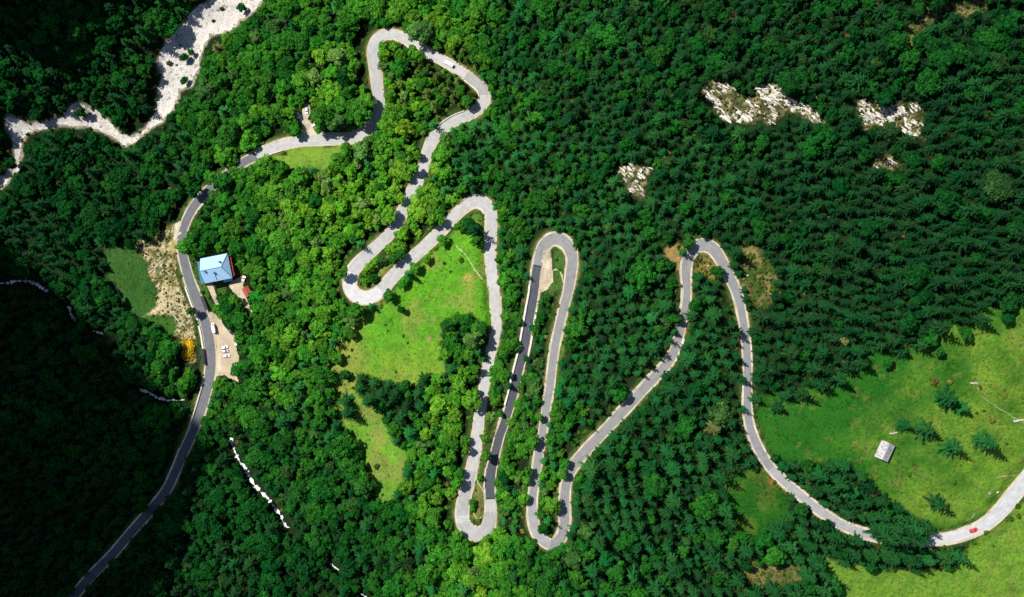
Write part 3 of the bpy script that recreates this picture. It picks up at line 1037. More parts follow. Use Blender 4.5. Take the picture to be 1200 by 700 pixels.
def broadleaf_trunk(seed, r=3.6, zc=7.2):
    g = np.random.default_rng(seed + 500)
    V, F = [], []
    def add(v, f):
        b = len(V)
        V.extend(v); F.extend([[b + i for i in q_] for q_ in f])
    bx, by = g.normal(0, .15, 2)
    add(*limb_tube([(0, 0, -1.6), (0, 0, .4), (bx, by, zc * .45), (bx * 1.5, by * 1.5, zc + .2 * r)], [.34, .26, .19, .06], 8))
    for k in range(6):
        t = 2 * math.pi * (k + g.uniform(-.3, .3)) / 6
        h0 = zc * g.uniform(.4, .75)
        L = r * g.uniform(.5, .75)
        add(*limb_tube([(bx, by, h0), (bx + L * .5 * math.cos(t), by + L * .5 * math.sin(t), h0 + .25 * L + .4), (L * math.cos(t), L * math.sin(t), h0 + .7 * L + .6)], [.12, .08, .03], 5))
    return np.array(V), F


def spruce_crown(seed, H=16.0, rad=2.9, low=.14, dens=1.0, droop=.38):
    """whorls of drooping branches, each a spray of side twigs"""
    g = np.random.default_rng(seed)
    tris = []; S = []
    nw = int(14 * dens)
    for w in range(nw):
        f = (w + g.uniform(-.2, .2)) / nw
        z0 = H * (low + (1 - low) * f)
        L = rad * (1 - f) ** .82 * g.uniform(.85, 1.12) + .22
        nb = max(4, int((8.6 - 3.6 * f) * dens))
        ph = g.uniform(0, 6.28)
        for b in range(nb):
            t = ph + 2 * math.pi * (b + g.uniform(-.25, .25)) / nb
            Lb = L * g.uniform(.66, 1.25)
            dr = droop * g.uniform(.6, 1.3) * (1.15 - f)
            dirv = np.array([math.cos(t), math.sin(t), 0]); side = np.array([-math.sin(t), math.cos(t), 0])
            def at(s):
                return np.array([0, 0, z0]) + dirv * Lb * s + np.array([0, 0, Lb * (-dr * s + .42 * dr * s * s + .10 * f)])
            sh = np.clip(g.normal(.42, .2), 0, 1)
            wd = .10 + .07 * Lb
            p0, p1, p2 = at(.02), at(.55), at(1.0)
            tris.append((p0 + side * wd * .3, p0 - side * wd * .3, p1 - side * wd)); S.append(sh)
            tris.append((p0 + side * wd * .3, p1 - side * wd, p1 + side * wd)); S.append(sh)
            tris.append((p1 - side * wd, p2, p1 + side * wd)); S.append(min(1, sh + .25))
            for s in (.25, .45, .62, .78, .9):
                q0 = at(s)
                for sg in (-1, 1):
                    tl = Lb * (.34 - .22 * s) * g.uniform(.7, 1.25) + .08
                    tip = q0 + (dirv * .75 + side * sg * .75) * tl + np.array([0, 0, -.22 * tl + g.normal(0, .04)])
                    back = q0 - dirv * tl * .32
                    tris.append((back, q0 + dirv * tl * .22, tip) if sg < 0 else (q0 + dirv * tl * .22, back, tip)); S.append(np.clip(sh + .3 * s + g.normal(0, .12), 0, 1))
    for k in range(5):                                  # the leader
        t = k * 1.26
        tris.append((np.array([0, 0, H * 1.045]), np.array([.16 * math.cos(t), .16 * math.sin(t), H * .965]), np.array([.16 * math.cos(t + 1.3), .16 * math.sin(t + 1.3), H * .965]))); S.append(.9)
    T = np.array(tris)
    return T.reshape(-1, 3), np.arange(len(T) * 3).reshape(-1, 3), np.array(S)


def spruce_trunk(H=16.0):
    v, f = limb_tube([(0, 0, -1.6), (0, 0, .3), (0, 0, H * .5), (0, 0, H * .97)], [.3, .24, .14, .03], 7)
    return np.array(v), f


def bush_mesh(seed, r=1.2, h=1.0, n=260, leaf=.2):
    g = np.random.default_rng(seed)
    lob = [(np.array([g.uniform(-.5, .5) * r, g.uniform(-.5, .5) * r, h * g.uniform(.3, .65)]), r * g.uniform(.35, .55)) for _ in range(7)]
    Ps, Ns, Sh = [], [], []
    for c, rad in lob:
        k = n // 7
        d = g.normal(size=(k, 3)); d /= np.linalg.norm(d, axis=1, keepdims=True); d[:, 2] = np.abs(d[:, 2]) - .15
        Ps.append(c + d * rad * g.uniform(.75, 1.1, k)[:, None]); Ns.append(d)
        Sh.append(np.clip(g.normal(.45, .18) + g.normal(0, .22, k), 0, 1))
    P = np.concatenate(Ps); Nn = np.concatenate(Ns) + g.normal(0, .4, (len(P := np.concatenate(Ps)), 3)); S = np.concatenate(Sh)
    Nn /= np.linalg.norm(Nn, axis=1, keepdims=True)
    a = np.cross(Nn, g.normal(size=Nn.shape)); a /= np.linalg.norm(a, axis=1, keepdims=True); b = np.cross(Nn, a)
    s = leaf * g.uniform(.6, 1.3, len(P))[:, None]
    V, F = quads_to_arrays(P, a * s, b * s * .75)
    return V, F, S


def tuft_mesh(seed, n=16, r=.42, h=.42):
    g = np.random.default_rng(seed)
    V = []; S = []
    for k in range(n):
        t = g.uniform(0, 6.28); d = r * math.sqrt(g.uniform(0, 1))
        p = np.array([d * math.cos(t), d * math.sin(t), 0])
        t2 = g.uniform(0, 6.28); w = .07 * g.uniform(.7, 1.5)
        lean = g.uniform(.1, .5)
        tip = p + np.array([lean * math.cos(t2 + 1.3) * h * 1.3, lean * math.sin(t2 + 1.3) * h * 1.3, h * g.uniform(.5, 1.1)])
        V += [p + w * np.array([math.cos(t2), math.sin(t2), 0]), p - w * np.array([math.cos(t2), math.sin(t2), 0]), tip]
        S.append(np.clip(g.normal(.5, .25), 0, 1))
    return np.array(V), np.arange(3 * n).reshape(-1, 3), np.array(S)


BL = []      # broadleaf builds: (crown mesh, trunk mesh, crown radius, centre height)
for s, (r, zc, fl, nl, nf) in enumerate([(3.6, 6.4, .85, 18, 1250), (3.9, 6.8, .8, 22, 1500), (3.2, 6.6, 1.0, 15, 1100), (4.2, 7.0, .75, 26, 1700), (3.4, 6.0, .9, 16, 1150), (3.0, 6.2, 1.1, 14, 1000)]):
    V, F, S = broadleaf_crown(40 + s, r, zc, fl, nl, nf)
    cm = make_mesh("crown", V, F, M['leaf'], attrs={'shade': ('FACE', 'FLOAT', S)})
    tv, tf = broadleaf_trunk(40 + s, r, zc)
    tm = make_mesh("trunk", tv, tf, M['bark'], smooth=True)
    BL.append((cm, tm, r, zc, V, F, S, tv, tf))
SP = []      # spruce builds: (crown mesh, trunk mesh, crown radius, height)
for s, (H, r, lo, de, dr) in enumerate([(12, 2.9, .12, 1.0, .34), (13.5, 3.2, .10, 1.05, .40), (10.5, 2.8, .10, .95, .30), (13, 2.6, .14, 1.0, .42), (11, 3.3, .08, .9, .28), (12.5, 2.4, .18, .8, .5), (9.5, 3.0, .06, 1.1, .22), (12, 3.4, .1, .75, .36)]):
    V, F, S = spruce_crown(80 + s, H, r, lo, de, dr)
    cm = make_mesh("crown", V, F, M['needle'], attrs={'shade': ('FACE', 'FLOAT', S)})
    tv, tf = spruce_trunk(H)
    tm = make_mesh("trunk", tv, tf, M['bark'], smooth=True)
    SP.append((cm, tm, r, H, V, F, S, tv, tf))
BU = []
for s in range(4):
    V, F, S = bush_mesh(120 + s, 1.2, 1.0 + .25 * s)
    BU.append(make_mesh("shrub", V, F, M['leaf'], attrs={'shade': ('FACE', 'FLOAT', S)}))
GT = []
for s in range(4):
    V, F, S = tuft_mesh(160 + s)
    GT.append(make_mesh("grass_tuft", V, F, M['grass'], attrs={'shade': ('FACE', 'FLOAT', S)}))


def joined(name, b):
    V = np.concatenate([b[4], b[7]]); nf = len(b[5])
    F = b[5].tolist() + [[i + len(b[4]) for i in f] for f in b[8]]
    m = make_mesh(name, V, F, [b[0].materials[0], M['bark']], face_mat=[0] * nf + [1] * len(b[8]))
    a = m.attributes.new('shade', 'FLOAT', 'FACE')
    a.data.foreach_set('value', np.concatenate([b[6], np.zeros(len(b[8]))]))
    return m


def source_collection(name, meshes):
    c = bpy.data.collections.new(name)
    for i, m in enumerate(meshes):
        c.objects.link(bpy.data.objects.new(f"{name}_{i:02d}", m))
    return c


SRC = {'broad': source_collection("broadleaf_source", [joined("broadleaf", b) for b in BL]),
       'spruce': source_collection("spruce_source", [joined("spruce", b) for b in SP]),
       'bush': source_collection("bush_source", BU),
       'tuft': source_collection("tuft_source", GT)}


def scatter_tree(coll):
    nt = bpy.data.node_groups.new("scatter_" + coll.name, 'GeometryNodeTree')
    nt.interface.new_socket("Geometry", in_out='INPUT', socket_type='NodeSocketGeometry')
    nt.interface.new_socket("Geometry", in_out='OUTPUT', socket_type='NodeSocketGeometry')
    N = nt.nodes; L = nt.links
    gi_ = N.new("NodeGroupInput"); go = N.new("NodeGroupOutput")
    ci = N.new("GeometryNodeCollectionInfo")
    ci.inputs["Collection"].default_value = coll
    ci.inputs["Separate Children"].default_value = True
    ci.inputs["Reset Children"].default_value = True
    ip = N.new("GeometryNodeInstanceOnPoints")
    ip.inputs["Pick Instance"].default_value = True
    def na(nm, typ):
        o = N.new("GeometryNodeInputNamedAttribute"); o.data_type = typ; o.inputs["Name"].default_value = nm
        return o.outputs["Attribute"]
    L.new(gi_.outputs[0], ip.inputs["Points"])
    L.new(ci.outputs[0], ip.inputs["Instance"])
    L.new(na("pick", 'INT'), ip.inputs["Instance Index"])
    e = N.new("FunctionNodeEulerToRotation"); L.new(na("turn", 'FLOAT_VECTOR'), e.inputs[0])
    L.new(e.outputs[0], ip.inputs["Rotation"])
    L.new(na("size", 'FLOAT_VECTOR'), ip.inputs["Scale"])
    L.new(ip.outputs[0], go.inputs[0])
    return nt


NODES = {k: scatter_tree(c) for k, c in SRC.items()}


def scatter(name, kind, P, pick, turn, size, tint, label, cat):
    me = bpy.data.meshes.new(name)
    me.vertices.add(len(P)); me.vertices.foreach_set("co", np.asarray(P, np.float32).ravel())
    for an, typ, d, key in (('pick', 'INT', pick, 'value'), ('turn', 'FLOAT_VECTOR', turn, 'vector'), ('size', 'FLOAT_VECTOR', size, 'vector'), ('tint', 'FLOAT_VECTOR', tint, 'vector')):
        a = me.attributes.new(an, typ, 'POINT')
        a.data.foreach_set(key, np.asarray(d, np.int32 if typ == 'INT' else np.float32).ravel())
    o = link(name, me)
    m = o.modifiers.new("scatter", 'NODES'); m.node_group = NODES[kind]
    o["kind"] = "stuff"; o["label"] = label; o["category"] = cat
    return o


# --- which trees grow where: px, py, share of broadleaf, leaf lightness with cloud shade put in, crown spacing (px)
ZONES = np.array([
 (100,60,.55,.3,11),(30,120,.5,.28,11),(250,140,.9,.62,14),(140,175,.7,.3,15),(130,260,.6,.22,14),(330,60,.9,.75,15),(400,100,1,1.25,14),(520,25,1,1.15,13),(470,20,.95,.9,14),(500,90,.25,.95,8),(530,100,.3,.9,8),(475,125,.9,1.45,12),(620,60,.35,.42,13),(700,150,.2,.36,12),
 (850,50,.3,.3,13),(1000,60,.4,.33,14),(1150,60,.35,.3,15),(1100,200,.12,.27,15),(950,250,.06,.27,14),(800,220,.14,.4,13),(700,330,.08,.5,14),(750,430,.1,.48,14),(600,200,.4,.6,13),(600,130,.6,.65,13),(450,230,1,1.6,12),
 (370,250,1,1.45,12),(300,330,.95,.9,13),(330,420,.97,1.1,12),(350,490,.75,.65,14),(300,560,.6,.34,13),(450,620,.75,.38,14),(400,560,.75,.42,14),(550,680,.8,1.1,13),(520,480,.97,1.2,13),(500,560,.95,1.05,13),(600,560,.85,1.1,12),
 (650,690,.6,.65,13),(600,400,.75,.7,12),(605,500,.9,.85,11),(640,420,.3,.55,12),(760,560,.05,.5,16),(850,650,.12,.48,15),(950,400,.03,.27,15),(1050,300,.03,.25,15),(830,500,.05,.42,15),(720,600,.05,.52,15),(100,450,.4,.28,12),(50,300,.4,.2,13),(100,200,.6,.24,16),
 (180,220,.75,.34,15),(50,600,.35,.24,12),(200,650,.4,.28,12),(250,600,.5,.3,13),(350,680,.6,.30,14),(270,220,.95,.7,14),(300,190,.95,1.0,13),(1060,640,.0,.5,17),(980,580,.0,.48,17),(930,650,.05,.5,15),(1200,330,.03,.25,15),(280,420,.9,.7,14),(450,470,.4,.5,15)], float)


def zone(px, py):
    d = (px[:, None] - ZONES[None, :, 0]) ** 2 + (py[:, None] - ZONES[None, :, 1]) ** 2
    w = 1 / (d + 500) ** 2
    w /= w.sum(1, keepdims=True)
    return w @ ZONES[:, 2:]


# --- crowns laid out by dart throwing; a crown keeps off roads, meadows, streams
TREES = []      # px, py, kind, radius_px, lightness
cellsz = 9.0
hashg = {}
def try_add(px, py, r, kind, lite, force=False):
    cx, cyy = int(px // cellsz), int(py // cellsz)
    if not force:
        for a in range(cx - 3, cx + 4):
            for b in range(cyy - 3, cyy + 4):
                for k in hashg.get((a, b), ()):
                    o = TREES[k]
                    if (o[0] - px) ** 2 + (o[1] - py) ** 2 < (.5 * (r + o[3])) ** 2 * 1.0:
                        return False
    hashg.setdefault((cx, cyy), []).append(len(TREES))
    TREES.append((px, py, kind, r, lite))
    return True


# trees that stand out singly in the photograph: px, py, kind, crown diameter px, lightness
SINGLE = [
 (1112,468,'s',27,.75),(1128,478,'s',20,.8),(1086,505,'s',26,.55),(1118,525,'s',24,.6),(1157,517,'s',24,.85),(1060,498,'s',18,.5),(1100,590,'s',28,.55),(1035,588,'s',24,.4),
 (962,556,'s',24,.5),(984,566,'s',26,.5),(998,578,'s',22,.5),(948,560,'s',18,.5),(1022,625,'s',26,.5),(1036,627,'s',28,.5),(1050,628,'s',28,.5),(1064,629,'s',28,.5),(1078,628,'s',26,.5),(1044,618,'s',26,.5),(1070,619,'s',26,.5),(1004,618,'s',18,.55),
 (1002,650,'s',24,.5),(1022,652,'s',24,.5),(1044,654,'s',24,.5),(1066,655,'s',24,.5),(1088,655,'s',24,.5),(1108,654,'s',22,.5),(1124,654,'s',18,.5),(1092,624,'s',12,.5),
 (925,640,'s',22,.6),(948,640,'s',24,.6),(958,628,'s',22,.62),(938,655,'s',20,.55),
 (1012,426,'s',20,.35),(1078,405,'s',18,.4),(1132,390,'b',14,.4),(985,446,'s',20,.32),(1150,376,'s',18,.35),(1040,425,'b',11,.4),(940,462,'s',18,.35),(1180,372,'b',13,.4),(912,478,'s',16,.4),(1100,412,'b',10,.45),
 (470,363,'b',9,.45),(526,381,'b',15,.5),(547,379,'b',15,.5),(556,398,'b',20,.85),(529,402,'b',16,.5),(537,410,'b',15,.7),(555,270,'s',20,.3),(551,262,'b',14,.5),(558,283,'b',12,.5),
 (424,446,'s',18,.35),(438,450,'s',18,.4),(448,462,'s',20,.4),(462,464,'s',22,.4),(476,476,'s',24,.35),(470,490,'s',20,.35),(405,470,'s',20,.5),(408,484,'s',20,.5),(497,446,'s',18,.35),(490,462,'s',20,.5),(494,476,'s',18,.5),
 (404,440,'b',11,.5),(409,390,'b',14,.6),(412,376,'b',14,.6),(394,420,'b',13,.6),
 (216,290,'b',15,.9),(224,284,'b',16,.8),(232,291,'b',14,.7),(206,299,'b',13,.7),(212,312,'b',11,.6),(240,286,'b',14,.6),
 (262,352,'b',14,.35),(268,360,'b',16,.4),(276,372,'b',18,.4),(272,380,'b',15,.4),(284,376,'b',18,.6),(284,395,'b',18,.6),(290,410,'b',18,.6),(282,432,'b',18,.6),(292,428,'b',16,.6),(258,452,'b',16,.7),(268,456,'b',14,.6),(280,460,'b',16,.5),
 (346,152,'b',13,.85),(337,147,'b',11,.8),(449,305,'b',10,.55),(437,326,'b',9,.6),(462,305,'b',9,.7),(470,298,'b',10,.9),
 (216,67,'b',9,.4),(224,61,'b',7,.4),(216,94,'b',8,.4),(283,9,'b',10,.45),(97,132,'b',9,.3),(92,134,'b',7,.3),(118,283,'s',18,.55),
 (420,133,'b',24,.95),(400,125,'b',24,1.0),(380,138,'b',22,1.05),(395,145,'b',22,1.0),(374,150,'b',12,.9),(427,120,'b',18,1.0),(410,108,'b',18,.95),(428,140,'b',16,.95),
 (820,325,'s',16,.5),(826,340,'s',16,.48),(834,352,'s',16,.48),(492,66,'b',13,.9),(484,60,'b',11,.8),(500,52,'b',16,.9),
 (228,238,'b',20,.6),(240,222,'b',18,.6),(262,212,'b',16,.7),(284,190,'b',14,.8),(222,252,'b',15,.5),(276,204,'b',14,.8),
 (1058,282,'s',9,.4),(870,480,'s',13,.5),
]
for px, py, k, d, li in SINGLE:
    try_add(px, py, d * .74, k, li, True)
NSING = len(TREES)
nc = 95000
cpx = rng.uniform(X0 + 5, X1 - 5, nc); cpy = rng.uniform(Y0 + 5, Y1 - 5, nc)
zz = zone(cpx, cpy)
rv = rng.random((nc, 4))
openb = OPEN
dro = look(DROAD, cpx, cpy); dst = look(DSTR, cpx, cpy); opn = look(OPEN, cpx, cpy)
opn_soft = look(blur(OPEN, 5), cpx, cpy); hard5 = look(HARD5, cpx, cpy)
for i in range(nc):
    pb, li, sp = zz[i]
    k = 'b' if rv[i, 0] < pb + .25 * (float(nz[min(max(int(cpx[i]) - X0, 0), gx.shape[0] - 1), min(max(int(cpy[i]) - Y0, 0), gx.shape[1] - 1)]) - .5) * 2 else 's'
    r = sp * (.62 + .85 * rv[i, 1] ** 1.6)
    if dro[i] < r * .48 or dst[i] < r * .95:
        if not (dro[i] > 2.0 and r < 9.5 and dst[i] > 6):
            continue
    if opn[i] or opn_soft[i] > .35 or hard5[i]:
        continue
    try_add(cpx[i], cpy[i], r, k, li)

for rep_, (cnt_, fac) in enumerate(((60000, .62), (60000, .42))):
    cpx = rng.uniform(X0 + 5, X1 - 5, cnt_); cpy = rng.uniform(Y0 + 5, Y1 - 5, cnt_)
    zz = zone(cpx, cpy); rv = rng.random((cnt_, 2))
    dro = look(DROAD, cpx, cpy); dst = look(DSTR, cpx, cpy); opn = look(OPEN, cpx, cpy); opn_soft = look(blur(OPEN, 3), cpx, cpy)
    okk = (dro > 4.2) & (dst > 5.5) & ~opn & (opn_soft < .3) & ~look(HARD3, cpx, cpy)
    for i in np.where(okk)[0]:
        pb, li, sp = zz[i]
        try_add(cpx[i], cpy[i], sp * fac * (.85 + .3 * rv[i, 1]), 'b' if rv[i, 0] < pb + .12 else 's', li * .9)

T = np.array([(t[0], t[1], 0 if t[2] == 'b' else 1, t[3], t[4]) for t in TREES])
isb = T[:, 2] == 0
n = len(T)
pick = np.where(isb, rng.integers(0, len(BL), n), rng.integers(0, len(SP), n))
proto_r = np.where(isb, np.array([b[2] for b in BL])[np.minimum(pick, len(BL) - 1)], np.array([b[2] for b in SP])[np.minimum(pick, len(SP) - 1)])
proto_c = np.where(isb, np.array([b[3] for b in BL])[np.minimum(pick, len(BL) - 1)], .42 * np.array([b[3] for b in SP])[np.minimum(pick, len(SP) - 1)])
# crown diameter in metres from its size in the photograph
x, y, z = ground_at(T[:, 0], T[:, 1], 8.0)
mpp = (CAM_H - z - 8) / FPX
dia = T[:, 3] * mpp * np.where(isb, 1.42, 1.34)
sc = np.clip(dia / (2 * proto_r), .42, 1.9)
sz = sc * np.where(isb, rng.uniform(.85, 1.15, n) * np.clip(1.1 - .2 * (sc - 1), .8, 1.25), rng.uniform(.9, 1.25, n))
sz = sz * np.where((np.arange(n) < NSING) & (T[:, 0] > 1015) & (T[:, 0] < 1085) & (T[:, 1] > 612) & (T[:, 1] < 632), 1.3, 1)
hc = proto_c * sz
x, y, z = ground_at(T[:, 0], T[:, 1], hc)
# keep stems off the road
ii = np.arange(0, len(RW), 2)
keep = np.ones(n, bool)
for s in range(0, n, 2000):
    d = np.hypot(x[s:s + 2000, None] - RW[None, ii, 0], y[s:s + 2000, None] - RW[None, ii, 1]) - RHW[None, ii]
    keep[s:s + 2000] = d.min(1) > .9
for hx, hy, hr in [(253.5, 314.5, 12.5), (1037, 529, 5.5), (289, 342, 5), (218, 404, 5.5), (219, 416, 5.5)]:
    ax, ay, az = ground_at(hx, hy)
    keep &= np.hypot(x - ax, y - ay) > hr
# few crowns throw their shade on the carriageway, except where the photograph shows it shaded
SHADED = np.array([(876,440,70),(945,585,45),(803,370,40),(627,545,45),(600,470,50),(640,470,50),(500,180,35),(475,245,30),(530,255,30),(265,205,60),(150,630,120),(662,570,35),(790,420,20),(570,440,30),(556,530,30),(430,300,25),(1060,632,40),(455,42,25),(490,55,25),(555,132,25)], float)
shl = hc / math.tan(SUN_EL)
tx_, ty_ = x - _sa.x * shl, y - _sa.y * shl
lottery = rng.random(n)
for s in range(0, n, 2000):
    d = np.hypot(tx_[s:s + 2000, None] - RW[None, ii, 0], ty_[s:s + 2000, None] - RW[None, ii, 1]) - RHW[None, ii]
    on = d.min(1) < .5 * sc[s:s + 2000] * proto_r[s:s + 2000]
    sh_ = (np.hypot(T[s:s + 2000, None, 0] - SHADED[None, :, 0], T[s:s + 2000, None, 1] - SHADED[None, :, 1]) < SHADED[None, :, 2]).any(1)
    tz_ = zlook(tx_[s:s + 2000], ty_[s:s + 2000]); rpx, rpy = to_px(tx_[s:s + 2000], ty_[s:s + 2000], tz_)
    on |= look(RIVM, rpx, rpy) & (lottery[s:s + 2000] > .25)
    forced = np.arange(s, min(s + 2000, n)) < NSING
    keep[s:s + 2000] &= ~on | (sh_ & (lottery[s:s + 2000] < .6)) | forced | (lottery[s:s + 2000] < .12)
rot = np.stack([rng.normal(0, .03, n), rng.normal(0, .03, n), rng.uniform(0, 6.283, n)], 1)
li = T[:, 4]
g1 = rng.normal(0, 1, n); g2 = rng.normal(0, 1, n); g3 = rng.random(n)
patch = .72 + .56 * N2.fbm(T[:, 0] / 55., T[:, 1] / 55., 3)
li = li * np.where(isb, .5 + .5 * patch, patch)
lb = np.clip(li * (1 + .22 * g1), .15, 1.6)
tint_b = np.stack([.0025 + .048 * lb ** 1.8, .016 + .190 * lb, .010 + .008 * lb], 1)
tint_b[:, 0] *= 1 + .16 * g2
odd = g3 < .06                                           # greyer whitebeams and willows
tint_b[odd] = tint_b[odd] * .6 + np.array([.10, .13, .07]) * .4 * lb[odd, None]
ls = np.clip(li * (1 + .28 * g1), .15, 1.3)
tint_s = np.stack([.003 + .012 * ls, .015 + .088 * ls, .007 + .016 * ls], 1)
tint_s[:, 0] *= 1 + .2 * g2
rusty = g3 > .997                                        # a few sickly, yellowed spruces
tint_s[rusty] = np.array([.075, .090, .030]) * (1 + .2 * g2[rusty, None])
yel = (T[:, 0] > 445) & (T[:, 0] < 560) & (T[:, 1] > 45) & (T[:, 1] < 140)   # olive pines inside the upper loop
tint_s[yel] = np.array([.048, .095, .016]) * (1 + .2 * g1[yel, None])
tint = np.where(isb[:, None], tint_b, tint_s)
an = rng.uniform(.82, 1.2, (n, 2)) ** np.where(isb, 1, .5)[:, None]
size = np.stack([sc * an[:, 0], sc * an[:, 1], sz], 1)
pos = np.stack([x, y, z], 1)

# ---- the trees that show largest are objects of their own
inview = (T[:, 0] > 6) & (T[:, 0] < 1194) & (T[:, 1] > 6) & (T[:, 1] < 694) & keep
score = T[:, 3] + np.where(np.arange(n) < NSING, 100, 0)
single = np.zeros(n, bool)
for kk in (0, 1):
    c = np.where(inview & (T[:, 2] == kk))[0]
    single[c[np.argsort(-score[c])[:300]]] = True

PLACES = [
 ("the blue-roofed house", 253, 314), ("the red-roofed shed", 289, 342), ("the grey meadow hut", 1037, 529), ("the red car", 1141, 622), ("the gravel parking lot", 264, 408),
 ("the yellow-flowered bush", 218, 407), ("the white gravel river bend", 155, 165), ("the broad upper river bed", 235, 50), ("the river island", 97, 132), ("the parked cars above the small lawn", 357, 135),
 ("the highest hairpin of the upper loop", 455, 42), ("the eastern bend of the upper loop", 567, 110), ("the white vehicle on the upper loop", 527, 75), ("the wide hairpin at the meadow's corner", 415, 345),
 ("the hairpin at the meadow's top", 560, 237), ("the lowest hairpin beside dark asphalt", 558, 624), ("the hairpin with the pale pull-out", 655, 281), ("the blue car on dark asphalt", 621, 381), ("the narrow lower hairpin", 645, 638),
 ("the pointed hairpin", 825, 288), ("the large white rock outcrop", 895, 125), ("the smaller square rock outcrop", 1042, 138), ("the isolated lower rock outcrop", 742, 212), ("the white stream cascade", 300, 570),
 ("the small stream beside the lowest road", 190, 466), ("the bottom of the lowest road", 90, 695), ("the top right corner", 1190, 10), ("the top left corner", 10, 10), ("the bottom right corner", 1190, 690), ("the lower meadow tongue", 447, 560),
 ("the dark shaded straight", 876, 440), ("the long diagonal straight", 735, 478), ("the right meadow's upper edge", 1060, 400), ("the bottom edge below the narrow hairpin", 650, 695), ("the top edge above the white outcrop", 850, 10), ("the dark lower-left woods", 60, 520), ("the left edge stream", 20, 330), ("the meadow's western border", 395, 420)]
ORD = ["nearest", "second", "third", "fourth", "fifth", "sixth", "seventh", "eighth", "ninth", "tenth", "eleventh", "twelfth", "thirteenth", "fourteenth", "fifteenth", "sixteenth", "seventeenth", "eighteenth", "nineteenth", "twentieth", "twenty-first", "twenty-second", "twenty-third", "twenty-fourth", "twenty-fifth"]
PP = np.array([(a[1], a[2]) for a in PLACES], float)


def tint_word(t, b):
    g_ = t[1]; ratio = t[0] / t[1]
    if b:
        return "lime-green" if g_ > .19 else "bright green" if g_ > .145 else "mid-green" if g_ > .10 else "dark green"
    return "olive" if ratio > .6 else "light green" if g_ > .10 else "mid-green" if g_ > .078 else "dark green"


def direction(dx, dy):
    a = math.degrees(math.atan2(-dy, dx)) % 360
    return ["right of", "up-right of", "above", "up-left of", "left of", "down-left of", "below", "down-right of"][int((a + 22.5) // 45) % 8]


rows = []
for i in np.where(single)[0]:
    d = np.hypot(T[i, 0] - PP[:, 0], T[i, 1] - PP[:, 1])
    j = int(np.argmin(d))
    rows.append((j, direction(T[i, 0] - PP[j, 0], T[i, 1] - PP[j, 1]), "broadleaf tree" if isb[i] else "spruce", tint_word(tint[i], isb[i]), d[j], i))
rows.sort(key=lambda r: r[:3] + (r[3], r[4]))
count = {}
for j, dr, kind, tw, d, i in rows:
    key = (j, dr, kind, tw)
    c = count.get(key, 0); count[key] = c + 1
    w = ORD[min(c, len(ORD) - 1)]
    label = f"{w} {'large ' if T[i, 3] > 15 else ''}{tw} {kind} {dr} {PLACES[j][0]}"
    b = BL[pick[i]] if isb[i] else SP[pick[i]]
    t = thing("broadleaf_tree" if isb[i] else "spruce_tree", label, "tree", pos[i], rot[i], "broadleaf trees of the wood" if isb[i] else "spruces of the wood")
    t.scale = size[i]
    co = link("crown", b[0], t)
    co["tint"] = [float(v) for v in tint[i]]
    link("trunk", b[1], t)

rest = keep & ~single
for kk, kind, nm, lab in ((0, 'broad', "broadleaf_forest", "mass of green broadleaf trees covering the slopes"), (1, 'spruce', "spruce_forest", "mass of dark spruces covering the slopes")):
    s = rest & (T[:, 2] == kk)
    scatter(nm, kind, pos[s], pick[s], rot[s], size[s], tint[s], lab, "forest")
print("trees", n, "kept", keep.sum(), "broad", (isb & keep).sum(), "single", single.sum())

# ---- undergrowth between the stems and along the verges
m_ = 26000
ux = rng.uniform(X0 + 20, X1 - 20, m_); uy = rng.uniform(Y0 + 20, Y1 - 20, m_)
_sc = np.argwhere(MASK['brush'] | MASK['shrubby'] | MASK['yellow'] | MASK['rockmeadow'] | MASK['hair4'] | ROCKM['A'] | ROCKM['B'] | ROCKM['C'])
_sc = _sc[rng.integers(0, len(_sc), 2600)] + rng.random((2600, 2))
ux = np.concatenate([ux, _sc[:, 0] + X0]); uy = np.concatenate([uy, _sc[:, 1] + Y0]); m_ = len(ux)
dr_ = look(DROAD, ux, uy); op_ = look(OPEN, ux, uy); ops = look(blur(OPEN, 8), ux, uy)
rr = rng.random(m_)
ok = (dr_ > 1.6) & (look(DSTR, ux, uy) > 1.5) & ~op_ & ((rr < .35) | (dr_ < 9) | (ops > .05))
br = look(MASK['brush'], ux, uy) | look(MASK['shrubby'], ux, uy) | look(MASK['hair4'], ux, uy) | look(MASK['hair3'], ux, uy) | look(MASK['island'], ux, uy) | look(MASK['yellow'], ux, uy) | look(MASK['rockmeadow'], ux, uy)
for mm in ROCKM.values():
    br |= look(mm, ux, uy)
ok |= op_ & (ops < .93) & (rr < .5) & ~look(HARD, ux, uy) & (dr_ > 2)
ok |= br & (dr_ > 1.5) & (rr < .5) & ~look(PLAIN['pull'], ux, uy)
for mm in PLAIN.values():
    ok &= ~look(blur(mm, 2) > .1, ux, uy)
ux, uy = ux[ok], uy[ok]; brk = br[ok]
x, y, z = ground_at(ux, uy, .4)
zl = zone(ux, uy)[:, 1]
dW = np.full(len(ux), 99.)
for s in range(0, len(ux), 3000):
    dW[s:s + 3000] = (np.hypot(x[s:s + 3000, None] - RW[None, ii, 0], y[s:s + 3000, None] - RW[None, ii, 1]) - RHW[None, ii]).min(1)
kk = dW > 1.5
x, y, z, zl, brk = x[kk], y[kk], z[kk], zl[kk], brk[kk]
mm_ = len(x)
s_ = rng.uniform(.45, 1.35, mm_) * np.where(brk, .6, 1)
l_ = np.clip(zl * (1 + .3 * rng.normal(size=mm_)), .2, 1.4)
tn = np.stack([.008 + .055 * l_, .022 + .16 * l_, .010 + .006 * l_], 1)
dry = (rng.random(mm_) < .12) | (brk & (rng.random(mm_) < .5))
tn[dry] = np.array([.16, .14, .05]) * rng.uniform(.6, 1.2, (dry.sum(), 1))
